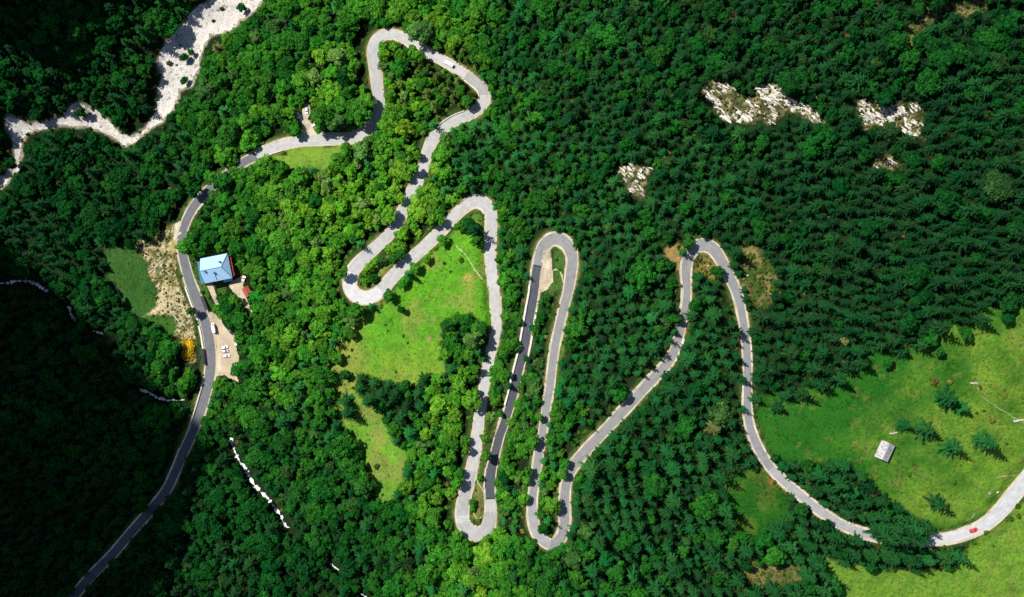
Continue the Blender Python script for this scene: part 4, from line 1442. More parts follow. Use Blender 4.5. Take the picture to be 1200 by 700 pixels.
scatter("undergrowth", 'bush', np.stack([x, y, z - .1], 1), rng.integers(0, 4, mm_), np.stack([0 * x, 0 * x, rng.uniform(0, 6.28, mm_)], 1), np.stack([s_, s_, s_ * rng.uniform(.6, 1.1, mm_)], 1), tn, "low scrub growing between the trees and along the verges", "undergrowth")

# ---- grass tufts on the meadows
m_ = 150000
ux = rng.uniform(100, 1230, m_); uy = rng.uniform(140, 720, m_)
md = np.zeros(m_, bool)
for k in ('centre', 'tongue', 'upper', 'left', 'right', 'low', 'mid', 'island', 'hair2', 'strip', 'corner', 'house', 'brush'):
    md |= look(MASK[k], ux, uy)
md |= (look(DROAD, ux, uy) > 1.0) & (look(DROAD, ux, uy) < 5)
for mm in PLAIN.values():
    md &= ~look(mm, ux, uy)
md &= (look(DROAD, ux, uy) > 1.0)
md &= (N3.fbm(ux / 9, uy / 9, 4) + rng.normal(0, .07, m_) > .49)
ux, uy = ux[md], uy[md]
x, y, z = ground_at(ux, uy)
gc = look(GC, ux, uy)
mm_ = len(x)
s_ = .35 + 1.3 * rng.random(mm_) ** 2.2
tn = gc * rng.uniform(.75, 1.35, (mm_, 1)) * np.array([1.0, 1.0, .9])
scatter("meadow_grass", 'tuft', np.stack([x, y, z - .02], 1), rng.integers(0, 4, mm_), np.stack([0 * x, 0 * x, rng.uniform(0, 6.28, mm_)], 1), np.stack([s_, s_, s_ * rng.uniform(.6, 1.3, mm_)], 1), tn, "tufted grass on the meadows and verges", "grass")
print("tufts", mm_)

# ---- single shrubs on the meadows, the river bed and beside the house
SHRUBS = [
 (430,366,6,.9,"round green shrub at the meadow's corner just below the wide hairpin"),(438,364,5,.8,"small shrub below the wide hairpin, beside the corner shrub"),(446,359,6,.85,"green shrub on the bank between hairpin and meadow"),(454,352,5,.8,"upper shrub on the bank along the road's lower edge"),
 (452,381,3.5,.4,"tiny dark shrub high on the central meadow"),(455,388,3.5,.4,"tiny dark shrub just under another on the central meadow"),(473,394,4.5,.5,"dark round shrub in the middle of the central meadow"),(478,402,4,.6,"green shrub below the middle of the central meadow"),
 (464,436,4,.6,"small shrub at the lower side of the central meadow near the dark trees"),(505,439,6,.5,"dark shrub at the lower right of the central meadow"),(414,396,5,.4,"dark shrub near the meadow's western trees, upper"),(412,410,5,.4,"dark shrub near the meadow's western trees, middle"),
 (408,418,5,.4,"dark shrub near the meadow's western trees, lower"),(398,412,6,.7,"leafy shrub against the western wood"),(414,455,4,.3,"dark shrub left of the spruce cluster on the meadow"),(442,547,8,.4,"round dark shrub on the lower meadow tongue"),(430,550,7,.5,"dark shrub on the left edge of the lower meadow tongue"),
 (448,580,4,.3,"small dark shrub near the tip of the meadow tongue"),(540,305,7,.6,"low leafy shrub on the meadow beside the footpath"),(528,318,5,.6,"loose shrub left of the footpath on the upper meadow"),(520,308,4,.6,"small shrub on the upper meadow near the diagonal road"),
 (260,11,6,.3,"dark round shrub on the upper river gravel"),(250,25,5,.3,"small dark shrub on the upper river gravel below another"),(199,74,7,.35,"ragged dark shrub at the river's left bank"),(207,76,3,.35,"tiny shrub in the river gravel beside the tall bushes"),(211,53,3,.3,"tiny dark shrub high in the river gravel"),
 (1145,484,4,.4,"small dark shrub right of the paired meadow spruces"),(1153,482,4,.4,"second small dark shrub right of the paired meadow spruces"),(1149,454,6,.5,"brownish round shrub on the bright right meadow"),(1113,449,8,.5,"olive shrub above the paired meadow spruces"),(1094,448,9,.4,"dark brownish shrub high on the right meadow"),
 (1162,492,8,.6,"yellowish shrub above the lone meadow spruce"),(1065,556,6,.8,"pale round shrub on the meadow below the grey hut"),(1118,566,6,.8,"pale shrub on the meadow above the road bend"),(1180,520,4,.4,"small dark shrub near the right edge of the meadow"),
 (905,340,9,.7,"bright round bush on the open patch right of the pointed hairpin"),(880,300,8,.6,"green bush on the open patch beside the pointed hairpin"),(890,318,7,.6,"lower green bush on the open patch beside the pointed hairpin"),
 (653,304,5,.5,"shrub on the green inside the hairpin with the pull-out"),(656,316,5,.5,"shrub beside the curved footpath inside the hairpin"),(1165,640,4,.5,"small shrub on the lower meadow below the red car"),(1195,605,7,.4,"dark shrub at the right edge below the road"),
 (256,345,6,.5,"green shrub beside the pale driveway"),(266,345,7,.3,"dark shrub between driveway and gravel yard"),(368,138,5,1.1,"yellow-green shrub beside the parked cars"),(365,143,4,.4,"dark shrub beside the lay-by"),
]
for px, py, d, li_, lab in SHRUBS:
    x, y, z = [float(v) for v in ground_at(px, py, .6)]
    s = d * (CAM_H - z) / FPX / 2.3
    o = tag(link("shrub", BU[random.randrange(4)], None, (x, y, z - .1), (0, 0, random.uniform(0, 6.28))), lab, "shrub", "single shrubs")
    o.scale = (s, s, s * random.uniform(.8, 1.15))
    yl = 'yellow' in lab or 'olive' in lab
    br_ = 'brown' in lab
    l2 = li_ * random.uniform(.9, 1.1)
    o["tint"] = [.12, .085, .03] if br_ else [.15, .16, .03] if yl else [.018 + .07 * l2, .045 + .13 * l2, .014 + .006 * l2]
# the yellow-flowered bush by the road
V, F, S = bush_mesh(333, 4.2, 2.6, 1500, .30)
yb = thing("flowering_bush", "large yellow-flowered bush beside the road opposite the gravel lot", "bush", [float(v) for v in ground_at(218, 409, 1)])
o = link("crown", make_mesh("crown", V, F, M['leaf'], attrs={'shade': ('FACE', 'FLOAT', S)}), yb); o["tint"] = [.46, .31, .018]
o.scale = (1.6, 2.0, 1.1)
MB().tube((0, 0, -1), (0, 0, 1.2), .18, .08, 6).build("stem", M['bark'], yb)

# ------------------------------------------------------------------ rocks
def rock_mesh(seed, sub=1):
    import bmesh
    g = random.Random(seed)
    bm = bmesh.new()
    pts = []
    for k in range(16):
        v = Vector((g.gauss(0, 1), g.gauss(0, 1), g.gauss(0, 1))).normalized() * g.uniform(.75, 1.05)
        bm.verts.new((v.x, v.y, v.z))
    bmesh.ops.convex_hull(bm, input=bm.verts[:])
    for v in [v for v in bm.verts if not v.link_faces]:
        bm.verts.remove(v)
    me = bpy.data.meshes.new("rock")
    bm.to_mesh(me); bm.free()
    me.materials.append(M['limestone'])
    return me


RK = [rock_mesh(900 + i) for i in range(7)]
RKB = []
for m in RK:
    m2 = m.copy(); m2.materials.clear(); m2.materials.append(M['boulder']); RKB.append(m2)

for key, lab, nrock in (('A', "large broken white limestone outcrop in the upper right woods", 290), ('B', "square pale limestone outcrop right of the largest outcrop", 150), ('C', "small pale rock outcrop alone in the woods above the central hairpins", 60), ('D', "narrow grey rock strip half hidden by spruces under the large outcrop", 6)):
    mk = ROCKM[key]
    cand = np.argwhere(mk)
    cen = cand.mean(0) + (X0, Y0)
    root = thing("rock_outcrop", lab, "rock outcrop", [float(v) for v in ground_at(cen[0], cen[1])], group="rock outcrops in the woods")
    root_loc = Vector(root.location)
    tex = N3.fbm(gx / 8., gy / 8., 3)
    tried = 0; made = 0
    while made < nrock and tried < nrock * 6:
        tried += 1
        c = cand[rng.integers(0, len(cand))] + rng.random(2)
        px, py = c[0] + X0, c[1] + Y0
        if look(tex, px, py) < .455:
            continue
        x, y, z = [float(v) for v in ground_at(px, py)]
        o = link("rock", RK[random.randrange(7)], root, Vector((x, y, z - .25)) - root_loc, (random.gauss(0, .2), random.gauss(0, .2) , math.atan2(-.62, .78) + random.gauss(0, .25)))
        s = random.uniform(.45, 1.25) * (1.5 if random.random() < .2 else 1)
        o.scale = (s * random.uniform(1.3, 3.2), s * random.uniform(.45, .9), s * random.uniform(.7, 1.5))
        made += 1

# boulders on the river bed, in one object: nobody could count them
bp = []
while len(bp) < 1400:
    px, py = rng.uniform(0, 310), rng.uniform(-20, 230)
    if look(RIVM, px, py):
        bp.append((px, py))
bp = np.array(bp)
bx_, by_, bz_ = ground_at(bp[:, 0], bp[:, 1])
vv = []; ff = []
for k in range(len(bp)):
    m = RK[k % 7]
    s = .18 + .5 * random.random() ** 4 + (.5 if k % 60 == 0 else 0)
    b = len(vv); ca, sa = math.cos(k), math.sin(k)
    for v in m.vertices:
        vv.append((bx_[k] + s * (v.co.x * ca - v.co.y * sa) * 1.3, by_[k] + s * (v.co.x * sa + v.co.y * ca), bz_[k] + .15 + s * v.co.z * .7))
    for p in m.polygons:
        ff.append([b + i for i in p.vertices])
o = link("river_boulders", make_mesh("river_boulders", np.array(vv), ff, M['boulder']))
o["kind"] = "stuff"; o["label"] = "scattered pale boulders and cobbles on the river gravel"; o["category"] = "boulders"

# single pale boulders that show in the woods and meadows
for px, py, s, lab in [(614,131,2.2,"pale boulder among the trees right of the upper loop"),(626,162,1.8,"small pale boulder in the woods above the hairpin at the meadow's top"),(792,616,1.4,"white boulder in the spruce stand right of the narrow lower hairpin"),(1160,578,1.6,"white boulder on the meadow beside the widening road"),(1147,456,1.2,"pale stone on the right meadow near the brown shrub"),
                        (443,397,.8,"small white stone in the middle of the central meadow"),(1169,577,1.2,"second white boulder beside the widening road"),(876,323,1.2,"pale stone right of the pointed hairpin"),(830,312,1.2,"pale stone inside the pointed hairpin"),(548,423,.8,"pale stone near the lower meadow trees"),(121,45,1.3,"lone white boulder in the dark woods left of the river, upper"),(180,9,1.3,"lone white boulder in the dark woods near the top edge"),(151,31,1.0,"small white boulder in the dark woods beside the upper river"),(215,348,1.8,"pale boulder between the dry brush and the road"),(221,394,1.6,"pale boulder at the wall above the yellow-flowered bush")]:
    x, y, z = [float(v) for v in ground_at(px, py)]
    o = tag(link("boulder", RKB[random.randrange(7)], None, (x, y, z + .3 * s), (0, 0, random.uniform(0, 6))), lab, "boulder", "single boulders")
    s *= .62
    o.scale = (s * 1.1, s * .8, s * .7)

# fallen trunks
def log(a, b, r, label):
    xa = ground_at(*a); xb = ground_at(*b)
    A = Vector([float(v) for v in xa]) + Vector((0, 0, r * .8)); B = Vector([float(v) for v in xb]) + Vector((0, 0, r * .8))
    mb = MB()
    n_ = 6
    pts = [A.lerp(B, i / n_) + Vector((random.gauss(0, .12), random.gauss(0, .12), random.uniform(0, .1))) for i in range(n_ + 1)]
    for i in range(n_):
        mb.tube(pts[i] - A, pts[i + 1] - A, r * (1 - .6 * i / n_), r * (1 - .6 * (i + 1) / n_), 7)
    root = thing("fallen_log", label, "log", A)
    mb.build("trunk", M['dead'], root)
    L = (B - A)
    side = Vector((-L.y, L.x, 0)).normalized()
    for k in range(4):
        t = .3 + .16 * k
        p = L * t
        MB().tube(p, p + side * (1.1 - .15 * k) * (1 if k % 2 else -1) + L.normalized() * .8 + Vector((0, 0, .4)), .09, .03, 5).build("branch", M['dead'], root)


log((175, 320), (195, 302), .55, "long pale fallen trunk lying across the dry brush")
log((1187, 494), (1204, 491), .6, "white fallen trunk at the right edge of the bright meadow")
log((1137, 449), (1146, 449), .4, "short white log on the right meadow above the paired spruces")
log((1042, 508), (1052, 507), .35, "pale log lying just above the grey meadow hut")
log((133, 330), (143, 352), .35, "thin pale trunk along the edge of the shaded meadow")
log((204, 370), (213, 382), .4, "pale branch heap trunk low in the dry brush")

# cut brushwood in the dry clearing
mbv = []; mbf = []
cand = np.argwhere(MASK['brush'] & (gy < 372))
for k in range(900):
    c = cand[rng.integers(0, len(cand))] + rng.random(2)
    x, y, z = [float(v) for v in ground_at(c[0] + X0, c[1] + Y0)]
    a = random.uniform(0, 3.14); L = random.uniform(.5, 1.8); r = random.uniform(.03, .09)
    d = Vector((math.cos(a), math.sin(a), random.uniform(-.1, .35))) * L
    s = Vector((-math.sin(a), math.cos(a), 0)) * r; u = Vector((0, 0, r * 1.7))
    p = Vector((x, y, z + .1)); b = len(mbv)
    mbv += [tuple(p - s), tuple(p + s), tuple(p + u), tuple(p + d - s * .4), tuple(p + d + s * .4), tuple(p + d + u * .4)]
    mbf += [[b, b + 1, b + 4, b + 3], [b + 1, b + 2, b + 5, b + 4], [b + 2, b, b + 3, b + 5]]
o = link("brushwood", make_mesh("brushwood", np.array(mbv), mbf, simple("dry_twigs", (.40, .33, .20), .9, .1, .3, 1.0)))
o["kind"] = "stuff"; o["label"] = "tangle of dry cut branches left of the road"; o["category"] = "brushwood"

# ------------------------------------------------------------------ buildings
M['roof_blue'] = simple("blue_sheet_roof", (.31, .49, .65), .45, .4, .12, .5)
M['roof_dark'] = simple("dark_blue_sheet", (.035, .11, .22), .5, .4, .2, .5)
M['plaster'] = simple("white_plaster", (.70, .67, .60), .9, .1, .08, .8)
M['wood'] = simple("brown_boards", (.16, .09, .045), .8, .2, .3, 2.0)
M['glass'] = simple("window_glass", (.03, .04, .05), .08, .6, .2, 1.0)
M['flower'] = simple("red_geraniums", (.42, .05, .05), .8, .1, .4, 6.0)
M['roof_red'] = simple("red_sheet_roof", (.30, .055, .040), .6, .3, .2, .8)
M['chimney'] = simple("chimney_plaster", (.45, .42, .38), .9, .1, .2, 2.0)
M['shingle'] = simple("weathered_shingle", (.33, .315, .31), .85, .15, .3, .9)
M['shingle_b'] = simple("grey_shingle", (.22, .215, .215), .85, .15, .3, .9)
M['black'] = simple("black_sheet", (.012, .013, .014), .5, .3, .2, 1.0)
M['steel'] = simple("galvanised_steel", (.45, .46, .47), .4, .5, .1, 2.0, .8)


def house():
    x, y, z = [float(v) for v in ground_at(253.4, 314.6, 8.5)]
    z = float(zlook(x, y))
    L, W, EH, RH = 17.6, 16.0, 8.2, 4.6
    ang = math.atan2(6.2, 31.0)
    root = thing("house", "big alpine house with blue sheet-metal roof beside the road", "house", (x, y, z), (0, 0, ang))
    wl, ww = L / 2 - .9, W / 2 - .9
    MB().box((0, 0, EH / 2 - .6), (2 * wl, 2 * ww, EH + 1.2)).build("wall", M['plaster'], root)
    MB().poly([(-wl + .01, -ww, EH), (-wl + .01, ww, EH), (-wl + .01, 0, EH + RH * .9), (-wl + .35, -ww, EH), (-wl + .35, ww, EH), (-wl + .35, 0, EH + RH * .9)], [[0, 2, 1], [3, 4, 5], [0, 3, 5, 2], [1, 2, 5, 4], [0, 1, 4, 3]]).build("gable", M['wood'], root)
    hl, hw = L / 2, W / 2
    A = Vector((-hl, hw, EH)); B = Vector((hl, hw, EH)); C = Vector((hl, -hw, EH)); D = Vector((-hl, -hw, EH))
    RL = Vector((-hl - .5, 0, EH + RH)); RR = Vector((hl - 4.6, 0, EH + RH))
    faces = [("roof_north", [A, RL, RR, B]), ("roof_south", [D, C, RR, RL]), ("roof_hip", [C, B, RR])]
    roof = link("roof", None, root)
    for nm, pts in faces:
        P = [Vector(p) for p in pts]
        nn = (P[1] - P[0]).cross(P[2] - P[0])
        if nn.z < 0:
            P = P[::-1]
        MB().slab(P, .16).build("roof_plane", M['roof_blue'], roof)
    # standing seams
    mb = MB()
    for k in range(27):
        u = -hl + .4 + k * (L - .8) / 26
        t = 1.0
        for sgn in (1, -1):
            top = Vector((u, 0, EH + RH)); bot = Vector((u, sgn * hw, EH))
            if u > RR.x:
                f = (hl - u) / (hl - RR.x)
                top = bot.lerp(Vector((u, 0, EH + RH)), f)
            d = (top - bot)
            if d.length < .6:
                continue
            mb.box((bot + top) / 2 + Vector((0, 0, .06)), (.07, d.length, .09), 0, math.atan2(d.z, d.y) if sgn < 0 else math.atan2(-d.z, -d.y))
    mb.build("seam_ribs", M['roof_blue'], roof)
    cap = MB().tube(RL + Vector((0, 0, .05)), RR + Vector((0, 0, .05)), .16, .16, 6)
    cap.tube(RR + Vector((0, 0, .05)), B + Vector((0, 0, .05)), .14, .14, 6).tube(RR + Vector((0, 0, .05)), C + Vector((0, 0, .05)), .14, .14, 6)
    cap.build("ridge_cap", M['roof_dark'], roof)
    for (u, v, hh) in ((3.6, 3.4, 2.6), (-6.6, -.7, 1.8), (-1.2, -2.6, 1.9)):
        zr = EH + RH * (1 - abs(v) / hw)
        ch = MB().box((u, v, zr + hh / 2 - .5), (.8, .9, hh)).build("chimney", M['chimney'], root)
        MB().box((u, v, zr + hh - .42), (1.05, 1.15, .14)).build("chimney_cap", M['roof_dark'], ch)
    # dormer ridge and snow guards on the southern plane
    MB().box((-1.0, -4.6, EH + RH * (1 - 4.6 / hw) + .2), (.25, 6.2, .22), 0, math.atan2(RH, hw)).build("snow_guard", M['roof_dark'], root)
    # lean-to roof along the western side
    MB().slab([(-hl - 3.8, -hw + .6, 3.3), (-hl + .5, -hw + .6, 5.4), (-hl + .5, hw - 1.2, 5.4), (-hl - 3.8, hw - 1.2, 3.3)], .15).build("porch_roof", M['roof_dark'], root)
    for v in (-hw + 1.2, 0, hw - 1.6):
        MB().box((-hl - 3.5, v, 1.2), (.22, .22, 4.2)).build("porch_post", M['wood'], root)
    # porch on the southern side
    MB().slab([(2.2, -hw - 1.5, 5.0), (8.0, -hw - 1.5, 5.0), (8.0, -hw + .9, 6.0), (2.2, -hw + .9, 6.0)], .14).build("porch_roof", M['roof_blue'], root)
    # balconies with flowers on the eastern front
    for zf in (2.9, 5.6):
        bal = MB().box((wl + .9, 0, zf), (1.8, 2 * ww - .6, .18)).build("balcony", M['wood'], root)
        MB().box((wl + 1.75, 0, zf + .55), (.08, 2 * ww - .6, .9)).build("railing", M['wood'], bal)
        for k in range(9):
            v = -ww + 1.2 + k * (2 * ww - 2.4) / 8
            fb = MB().box((wl + 1.95, v, zf + .95), (.3, 1.2, .22)).build("flower_box", M['wood'], bal)
            fm = MB()
            for q_ in range(10):
                fm.box((wl + 1.95 + random.uniform(-.2, .25), v + random.uniform(-.6, .6), zf + 1.15 + random.uniform(-.05, .12)), (.26, .26, .22), random.uniform(0, 1.5), random.uniform(-.5, .5))
            fm.build("geraniums", M['flower'], bal)
        for k in range(5):
            v = -ww + 1.6 + k * (2 * ww - 3.2) / 4
            wd = MB().box((wl + .02, v, zf + 1.35), (.10, 1.0, 1.6)).build("window", M['glass'], root)
            MB().box((wl + .03, v, zf + .5), (.2, 1.3, .08)).build("sill", M['plaster'], wd)
    for zf in (1.6, 4.4, 6.8):
        for k in range(5):
            u = -wl + 1.8 + k * (2 * wl - 3.6) / 4
            if zf < 2 and k == 2:
                d_ = MB().box((u, -ww - .02, .9), (1.5, .1, 2.2)).build("door", M['wood'], root)
                MB().box((u + .5, -ww - .12, 1.0), (.08, .1, .2)).build("handle", M['steel'], d_)
                continue
            for sgn in (-1, 1):
                wd = MB().box((u, sgn * (ww + .01), zf), (1.0, .10, 1.3)).build("window", M['glass'], root)
                MB().box((u, sgn * (ww + .03), zf - .72), (1.3, .2, .08)).build("sill", M['plaster'], wd)


house()


def shed():
    x, y, z = [float(v) for v in ground_at(289.3, 342, 2.8)]
    root = thing("shed", "small shed with dark red roof at the wood's edge beside the gravel yard", "shed", (x, y, z), (0, 0, math.atan2(-9, 5.0)))
    L, W, EH, RH = 6.2, 4.6, 2.4, .9
    MB().box((0, 0, EH / 2 - .4), (L - .5, W - .5, EH + .8)).build("wall", M['wood'], root)
    hl, hw = L / 2, W / 2
    roof = link("roof", None, root)
    for sgn in (1, -1):
        P = [(-hl, sgn * hw, EH), (hl, sgn * hw, EH), (hl, 0, EH + RH), (-hl, 0, EH + RH)]
        MB().slab(P if sgn < 0 else P[::-1], .1).build("roof_plane", M['roof_red'], roof)
        mb = MB()
        for k in range(12):
            u = -hl + .25 + k * (L - .5) / 11
            mb.box((u, sgn * hw / 2, EH + RH / 2 + .05), (.06, math.hypot(hw, RH), .06), 0, -sgn * math.atan2(RH, hw))
        mb.build("seam_ribs", M['roof_red'], roof)
    MB().tube((-hl, 0, EH + RH + .02), (hl, 0, EH + RH + .02), .1, .1, 6).build("ridge_cap", M['roof_red'], roof)
    d_ = MB().box((-hl + .24, 0, .9), (.08, 1.8, 1.9)).build("door", M['wood'], root)
    MB().box((-hl + .18, .6, .9), (.08, .08, .3)).build("handle", M['steel'], d_)
    MB().box((0, -hw + .26, 1.4), (1.0, .08, .7)).build("window", M['glass'], root)


shed()


def hut():
    x, y, z = [float(v) for v in ground_at(1037.2, 528.9, 3.5)]
    z = float(zlook(x, y))
    root = thing("meadow_hut", "grey shingled hay hut standing alone on the right meadow", "hut", (x, y, z), (0, 0, math.atan2(-20.6, -9.5)))
    L, W, EH, RH = 9.0, 7.0, 2.9, 2.3
    MB().box((0, 0, EH / 2 - .5), (L - 1.0, W - 1.1, EH + 1.0)).build("wall", M['wood'], root)
    hl, hw = L / 2, W / 2
    for s in (1, -1):
        MB().poly([(s * (hl - .5), -hw + .55, EH), (s * (hl - .5), hw - .55, EH), (s * (hl - .5), 0, EH + RH * .85), (s * (hl - .7), -hw + .55, EH), (s * (hl - .7), hw - .55, EH), (s * (hl - .7), 0, EH + RH * .85)], [[0, 1, 2], [3, 5, 4], [0, 2, 5, 3], [1, 4, 5, 2], [0, 3, 4, 1]]).build("gable", M['wood'], root)
    roof = link("roof", None, root)
    sl = math.atan2(RH, hw)
    span = math.hypot(RH, hw)
    g = random.Random(4)
    plank = [MB().box((0, 0, 0), (.72, span / 4 + .18, .05)).mesh("shingle_board", M['shingle']), MB().box((0, 0, 0), (.72, span / 4 + .18, .05)).mesh("shingle_board", M['shingle_b'])]
    for sgn in (1, -1):
        P = [(-hl, sgn * hw, EH), (hl, sgn * hw, EH), (hl, 0, EH + RH), (-hl, 0, EH + RH)]
        MB().slab(P if sgn < 0 else P[::-1], .1).build("roof_plane", M['shingle_b'], roof)
        for r in range(4):
            f = (r + .5) / 4
            for c in range(12):
                u = -hl + (c + .5) * L / 12 + g.uniform(-.02, .02)
                # rows from the eaves (r = 0) to the ridge, each lying on the one below
                vv_ = sgn * hw * (1 - f); zz_ = EH + RH * f + .06 + g.uniform(0, .03)
                link("shingle_board", plank[g.random() < .35], roof, (u, vv_, zz_), (-sgn * (sl - .05), 0, g.uniform(-.02, .02)))
    MB().box((0, 0, EH + RH + .10), (L, .4, .08)).build("ridge_board", M['shingle_b'], roof)
    d_ = MB().box((-hl + .46, 0, 1.0), (.1, 1.6, 2.0)).build("door", M['wood'], root)
    MB().box((-hl + .38, .5, 1.0), (.08, .08, .25)).build("handle", M['steel'], d_)


hut()


def shelter(px, py, dx, dy, L, label):
    x, y, z = [float(v) for v in ground_at(px, py, 2.2)]
    root = thing("roadside_shelter", label, "shelter", (x, y, z), (0, 0, math.atan2(-dy, dx)), "black roofs beside the road")
    MB().slab([(-L / 2, -.95, 2.35), (L / 2, -.95, 2.35), (L / 2, .95, 2.2), (-L / 2, .95, 2.2)], .1).build("roof", M['black'], root)
    MB().box((0, .8, 1.0), (L - .3, .08, 2.2)).build("back_panel", M['wood'], root)
    for u in (-L / 2 + .2, 0, L / 2 - .2):
        MB().box((u, -.75, 1.0), (.1, .1, 2.4)).build("post", M['steel'], root)
    MB().box((0, .45, .5), (L * .7, .4, .08)).build("bench", M['wood'], root)


shelter(239.2, 355.5, 6.2, 17, 9.6, "long narrow black roof on the road's house side, below the house drive")
shelter(237.6, 418, 1.2, 18, 10.0, "long narrow black roof between the road and the yellow-flowered bush")

# ------------------------------------------------------------------ vehicles
def car_paint(name, col, metal=0.0):
    k = NT(name)
    f = k.noise(1.5, 2, .5, k.obj())
    c = k.mix(tuple(v * .94 for v in col), tuple(min(1, v * 1.04) for v in col), f)
    k.b.inputs["Metallic"].default_value = metal
    k.b.inputs["Coat Weight"].default_value = .6
    k.b.inputs["Coat Roughness"].default_value = .08
    return k.done(c, .4, .4)


PAINT = {'red': car_paint("red_paint", (.62, .03, .025)), 'white': car_paint("white_paint", (.80, .80, .80)), 'blue': car_paint("dark_blue_paint", (.02, .05, .10)), 'silver': car_paint("silver_paint", (.55, .56, .57), .3), 'black': car_paint("black_paint", (.012, .012, .014))}
M['tyre'] = simple("tyre_rubber", (.015, .015, .016), .9, .1)
M['rim'] = simple("wheel_rim", (.5, .5, .52), .35, .5, .1, 2, .7)
M['lamp'] = simple("lamp_glass", (.75, .75, .72), .15, .6)
M['tail'] = simple("tail_lamp", (.45, .02, .02), .25, .5)
M['trim'] = simple("black_trim", (.02, .02, .02), .6, .2)


def loft(sections):
    """closed skin through sections: lists of equal numbers of points"""
    V = []; F = []
    m = len(sections[0])
    for s in sections:
        V += [tuple(p) for p in s]
    for k in range(len(sections) - 1):
        for i in range(m):
            F.append([k * m + i, k * m + (i + 1) % m, (k + 1) * m + (i + 1) % m, (k + 1) * m + i])
    F.append(list(range(m - 1, -1, -1)))
    F.append([(len(sections) - 1) * m + i for i in range(m)])
    return V, F


CARMESH = {}


def car_meshes(kind):
    if kind in CARMESH:
        return CARMESH[kind]
    d = {}
    if kind == 'car':
        L, W = 4.3, 1.78
        prof = [(-2.15, .45, .62, .72), (-2.05, .30, .84, .84), (-1.5, .24, .95, .89), (-.3, .22, .96, .89), (.9, .22, .95, .89), (1.45, .24, .88, .87), (2.0, .28, .74, .80), (2.15, .40, .60, .66)]
        cab = [(-1.95, .95, .98, .70), (-1.45, .95, 1.38, .66), (-.7, .95, 1.48, .64), (.15, .95, 1.46, .64), (.65, .95, 1.22, .68), (1.1, .94, .97, .72)]
        d['wheel'] = (1.32, .78, .32)
    else:
        L, W = 6.4, 2.05
        prof = [(-3.2, .5, 1.2, .95), (-3.1, .35, 1.35, 1.0), (-2.0, .3, 1.4, 1.02), (1.2, .3, 1.4, 1.02), (2.2, .3, 1.25, 1.0), (3.0, .32, 1.0, .93), (3.2, .45, .8, .8)]
        cab = [(-3.15, 1.38, 2.5, .92), (-2.9, 1.38, 2.72, .95), (1.2, 1.38, 2.72, .95), (1.6, 1.38, 2.55, .93), (2.1, 1.34, 2.0, .9), (2.6, 1.2, 1.3, .88)]
        d['wheel'] = (1.9, .88, .36)
    def sec(x, zb, zt, hw):
        return [(x, -hw * .92, zb), (x, -hw, zb + .25 * (zt - zb)), (x, -hw, zb + .7 * (zt - zb)), (x, -hw * .9, zt), (x, hw * .9, zt), (x, hw, zb + .7 * (zt - zb)), (x, hw, zb + .25 * (zt - zb)), (x, hw * .92, zb)]
    d['body'] = loft([sec(*p) for p in prof])
    def csec(x, zb, zt, hw):
        return [(x, -hw * 1.12, zb), (x, -hw, zt), (x, -hw * .8, zt + .05), (x, hw * .8, zt + .05), (x, hw, zt), (x, hw * 1.12, zb)]
    d['cabin'] = loft([csec(*p) for p in cab])
    d['cab'] = cab; d['L'] = L; d['W'] = W
    CARMESH[kind] = d
    return d


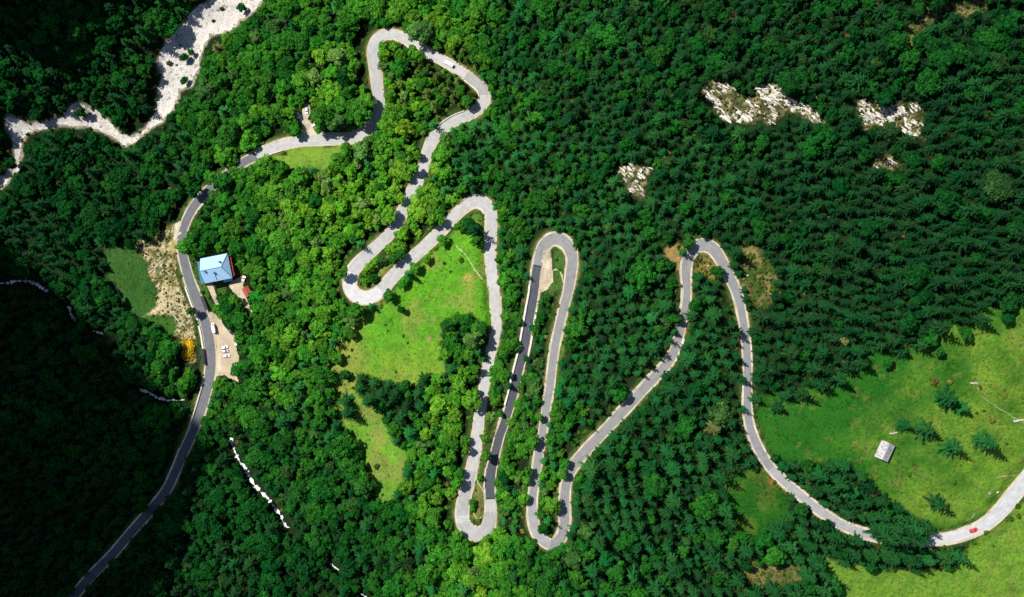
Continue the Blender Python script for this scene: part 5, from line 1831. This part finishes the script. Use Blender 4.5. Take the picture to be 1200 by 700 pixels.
def vehicle(kind, px, py, dx, dy, paint, label, name="parked_car", cat="car", group="parked cars", pitch=0.0):
    d = car_meshes(kind)
    x, y, z = [float(v) for v in ground_at(px, py, .8)]
    on_road = float(np.min(np.hypot(RW[:, 0] - x, RW[:, 1] - y) - RHW)) < 0
    if on_road:
        z = float(RW[np.argmin(np.hypot(RW[:, 0] - x, RW[:, 1] - y)), 2]) + .03
    root = thing(name, label, cat, (x, y, z + (.0 if on_road else .07)), (0, pitch, math.atan2(-dy, dx)), group)
    mp = PAINT[paint]
    link("body", make_mesh("body", d['body'][0], d['body'][1], mp, smooth=False), root)
    link("roof", make_mesh("cabin", d['cabin'][0], d['cabin'][1], mp), root)
    c = d['cab']
    def quad(pts, nm):
        P = [Vector(p) for p in pts]
        n_ = (P[1] - P[0]).cross(P[2] - P[0]).normalized()
        cen = sum(P, Vector()) / 4
        if n_.dot(cen - Vector((0, 0, .8))) < 0:
            P = P[::-1]
        mb = MB(); Q = [cen + (p - cen) * .86 for p in P]
        nn = (Q[1] - Q[0]).cross(Q[2] - Q[0]).normalized()
        mb.slab([q_ + nn * .03 for q_ in Q], .05).build(nm, M['glass'], root)
    if kind == 'car':
        a, b = c[-1], c[-3]
        quad([(a[0], -a[3] * .95, a[2] + .05), (a[0], a[3] * .95, a[2] + .05), (b[0], b[3] * .85, b[2] + .05), (b[0], -b[3] * .85, b[2] + .05)], "windscreen")
        a, b = c[0], c[1]
        quad([(a[0], -a[3] * .95, a[2] + .05), (a[0], a[3] * .95, a[2] + .05), (b[0], b[3] * .85, b[2] + .05), (b[0], -b[3] * .85, b[2] + .05)], "rear_window")
        for s in (-1, 1):
            quad([(-1.4, s * .745, 1.0), (.8, s * .765, 1.0), (.2, s * .655, 1.42), (-1.1, s * .66, 1.42)], "side_window")
    else:
        a, b = c[-1], c[-3]
        quad([(2.58, -.8, 1.42), (2.58, .8, 1.42), (1.72, .8, 2.5), (1.72, -.8, 2.5)], "windscreen")
        for s in (-1, 1):
            quad([(1.0, s * 1.03, 1.5), (2.0, s * 1.0, 1.5), (1.5, s * .96, 2.2), (1.0, s * .97, 2.2)], "side_window")
        MB().box((-1.2, 0, 2.82), (.8, .7, .12)).build("roof_hatch", M['trim'], root)
        MB().box((.5, .3, 2.80), (.6, .5, .10)).build("roof_hatch", M['trim'], root)
    wx_, wy_, wr = d['wheel']
    for sx in (-1, 1):
        for sy in (-1, 1):
            w_ = MB().tube((sx * wx_, sy * (wy_ - .1), wr), (sx * wx_, sy * (wy_ + .12), wr), wr, wr, 14).build("wheel", M['tyre'], root)
            MB().tube((sx * wx_, sy * (wy_ + .11), wr), (sx * wx_, sy * (wy_ + .14), wr), wr * .62, wr * .58, 10).build("rim", M['rim'], w_)
    hx = d['L'] / 2
    for sy in (-1, 1):
        hz = .66 if kind == 'car' else .85
        MB().box((hx - .12, sy * d['W'] * .34, hz), (.16, .34, .16)).build("headlight", M['lamp'], root)
        MB().box((-hx + .06, sy * d['W'] * .36, hz + .1), (.12, .26, .2)).build("taillight", M['tail'], root)
        MB().box((.75 if kind == 'car' else 2.0, sy * (d['W'] / 2 + .08), 1.0 if kind == 'car' else 1.6), (.14, .2, .14)).build("wing_mirror", mp, root)
    return root


def road_dir(px, py):
    i = near_i(px, py)
    t = RPX[min(i + 3, len(RPX) - 1), :2] - RPX[max(i - 3, 0), :2]
    return float(t[0]), float(t[1])


vehicle('car', 1141, 621.5, 9, -2.8, 'red', "red car driving on the pale road at the lower right", "red_car", "car", None)
dx, dy = road_dir(621, 381)
vehicle('car', 621.3, 382, -dx, -dy, 'blue', "dark blue car driving down the dark new asphalt between two hairpins", "blue_car", "car", None)
dx, dy = road_dir(527, 75)
vehicle('van', 525.8, 75.0, -dx, -dy, 'white', "white camper on the upper loop of the road between trees", "camper_van", "van", None)
vehicle('van', 250.4, 384.5, -2, -10, 'white', "white van parked at the road edge of the gravel lot", "parked_van", "van", None)
vehicle('car', 263.2, 407.3, 10, -2.5, 'white', "white car uppermost of the three parked together in mid gravel lot")
vehicle('car', 263.8, 411.8, 10, -1.5, 'silver', "silver car between two white ones in mid gravel lot")
vehicle('car', 265.2, 417.2, 10, -1.0, 'white', "white car lowest of the three parked together in mid gravel lot")
vehicle('car', 270.4, 389.2, 3, 3.2, 'black', "black car parked at the lot's upper edge under trees")
vehicle('car', 278.3, 403.2, 5, -3, 'white', "white car half under the trees at the lot's right edge")
vehicle('car', 285.8, 327.6, 2, -8, 'silver', "silver car parked beside the red-roofed shed")
vehicle('car', 359.2, 129.8, .3, 8, 'white', "white car parked at the upper end of the lay-by")
vehicle('car', 349.4, 134.8, 1, 8, 'silver', "silver car parked on the left of the lay-by")
vehicle('car', 368.8, 146.2, 8, -4, 'white', "white car parked on the right of the lay-by near the road")
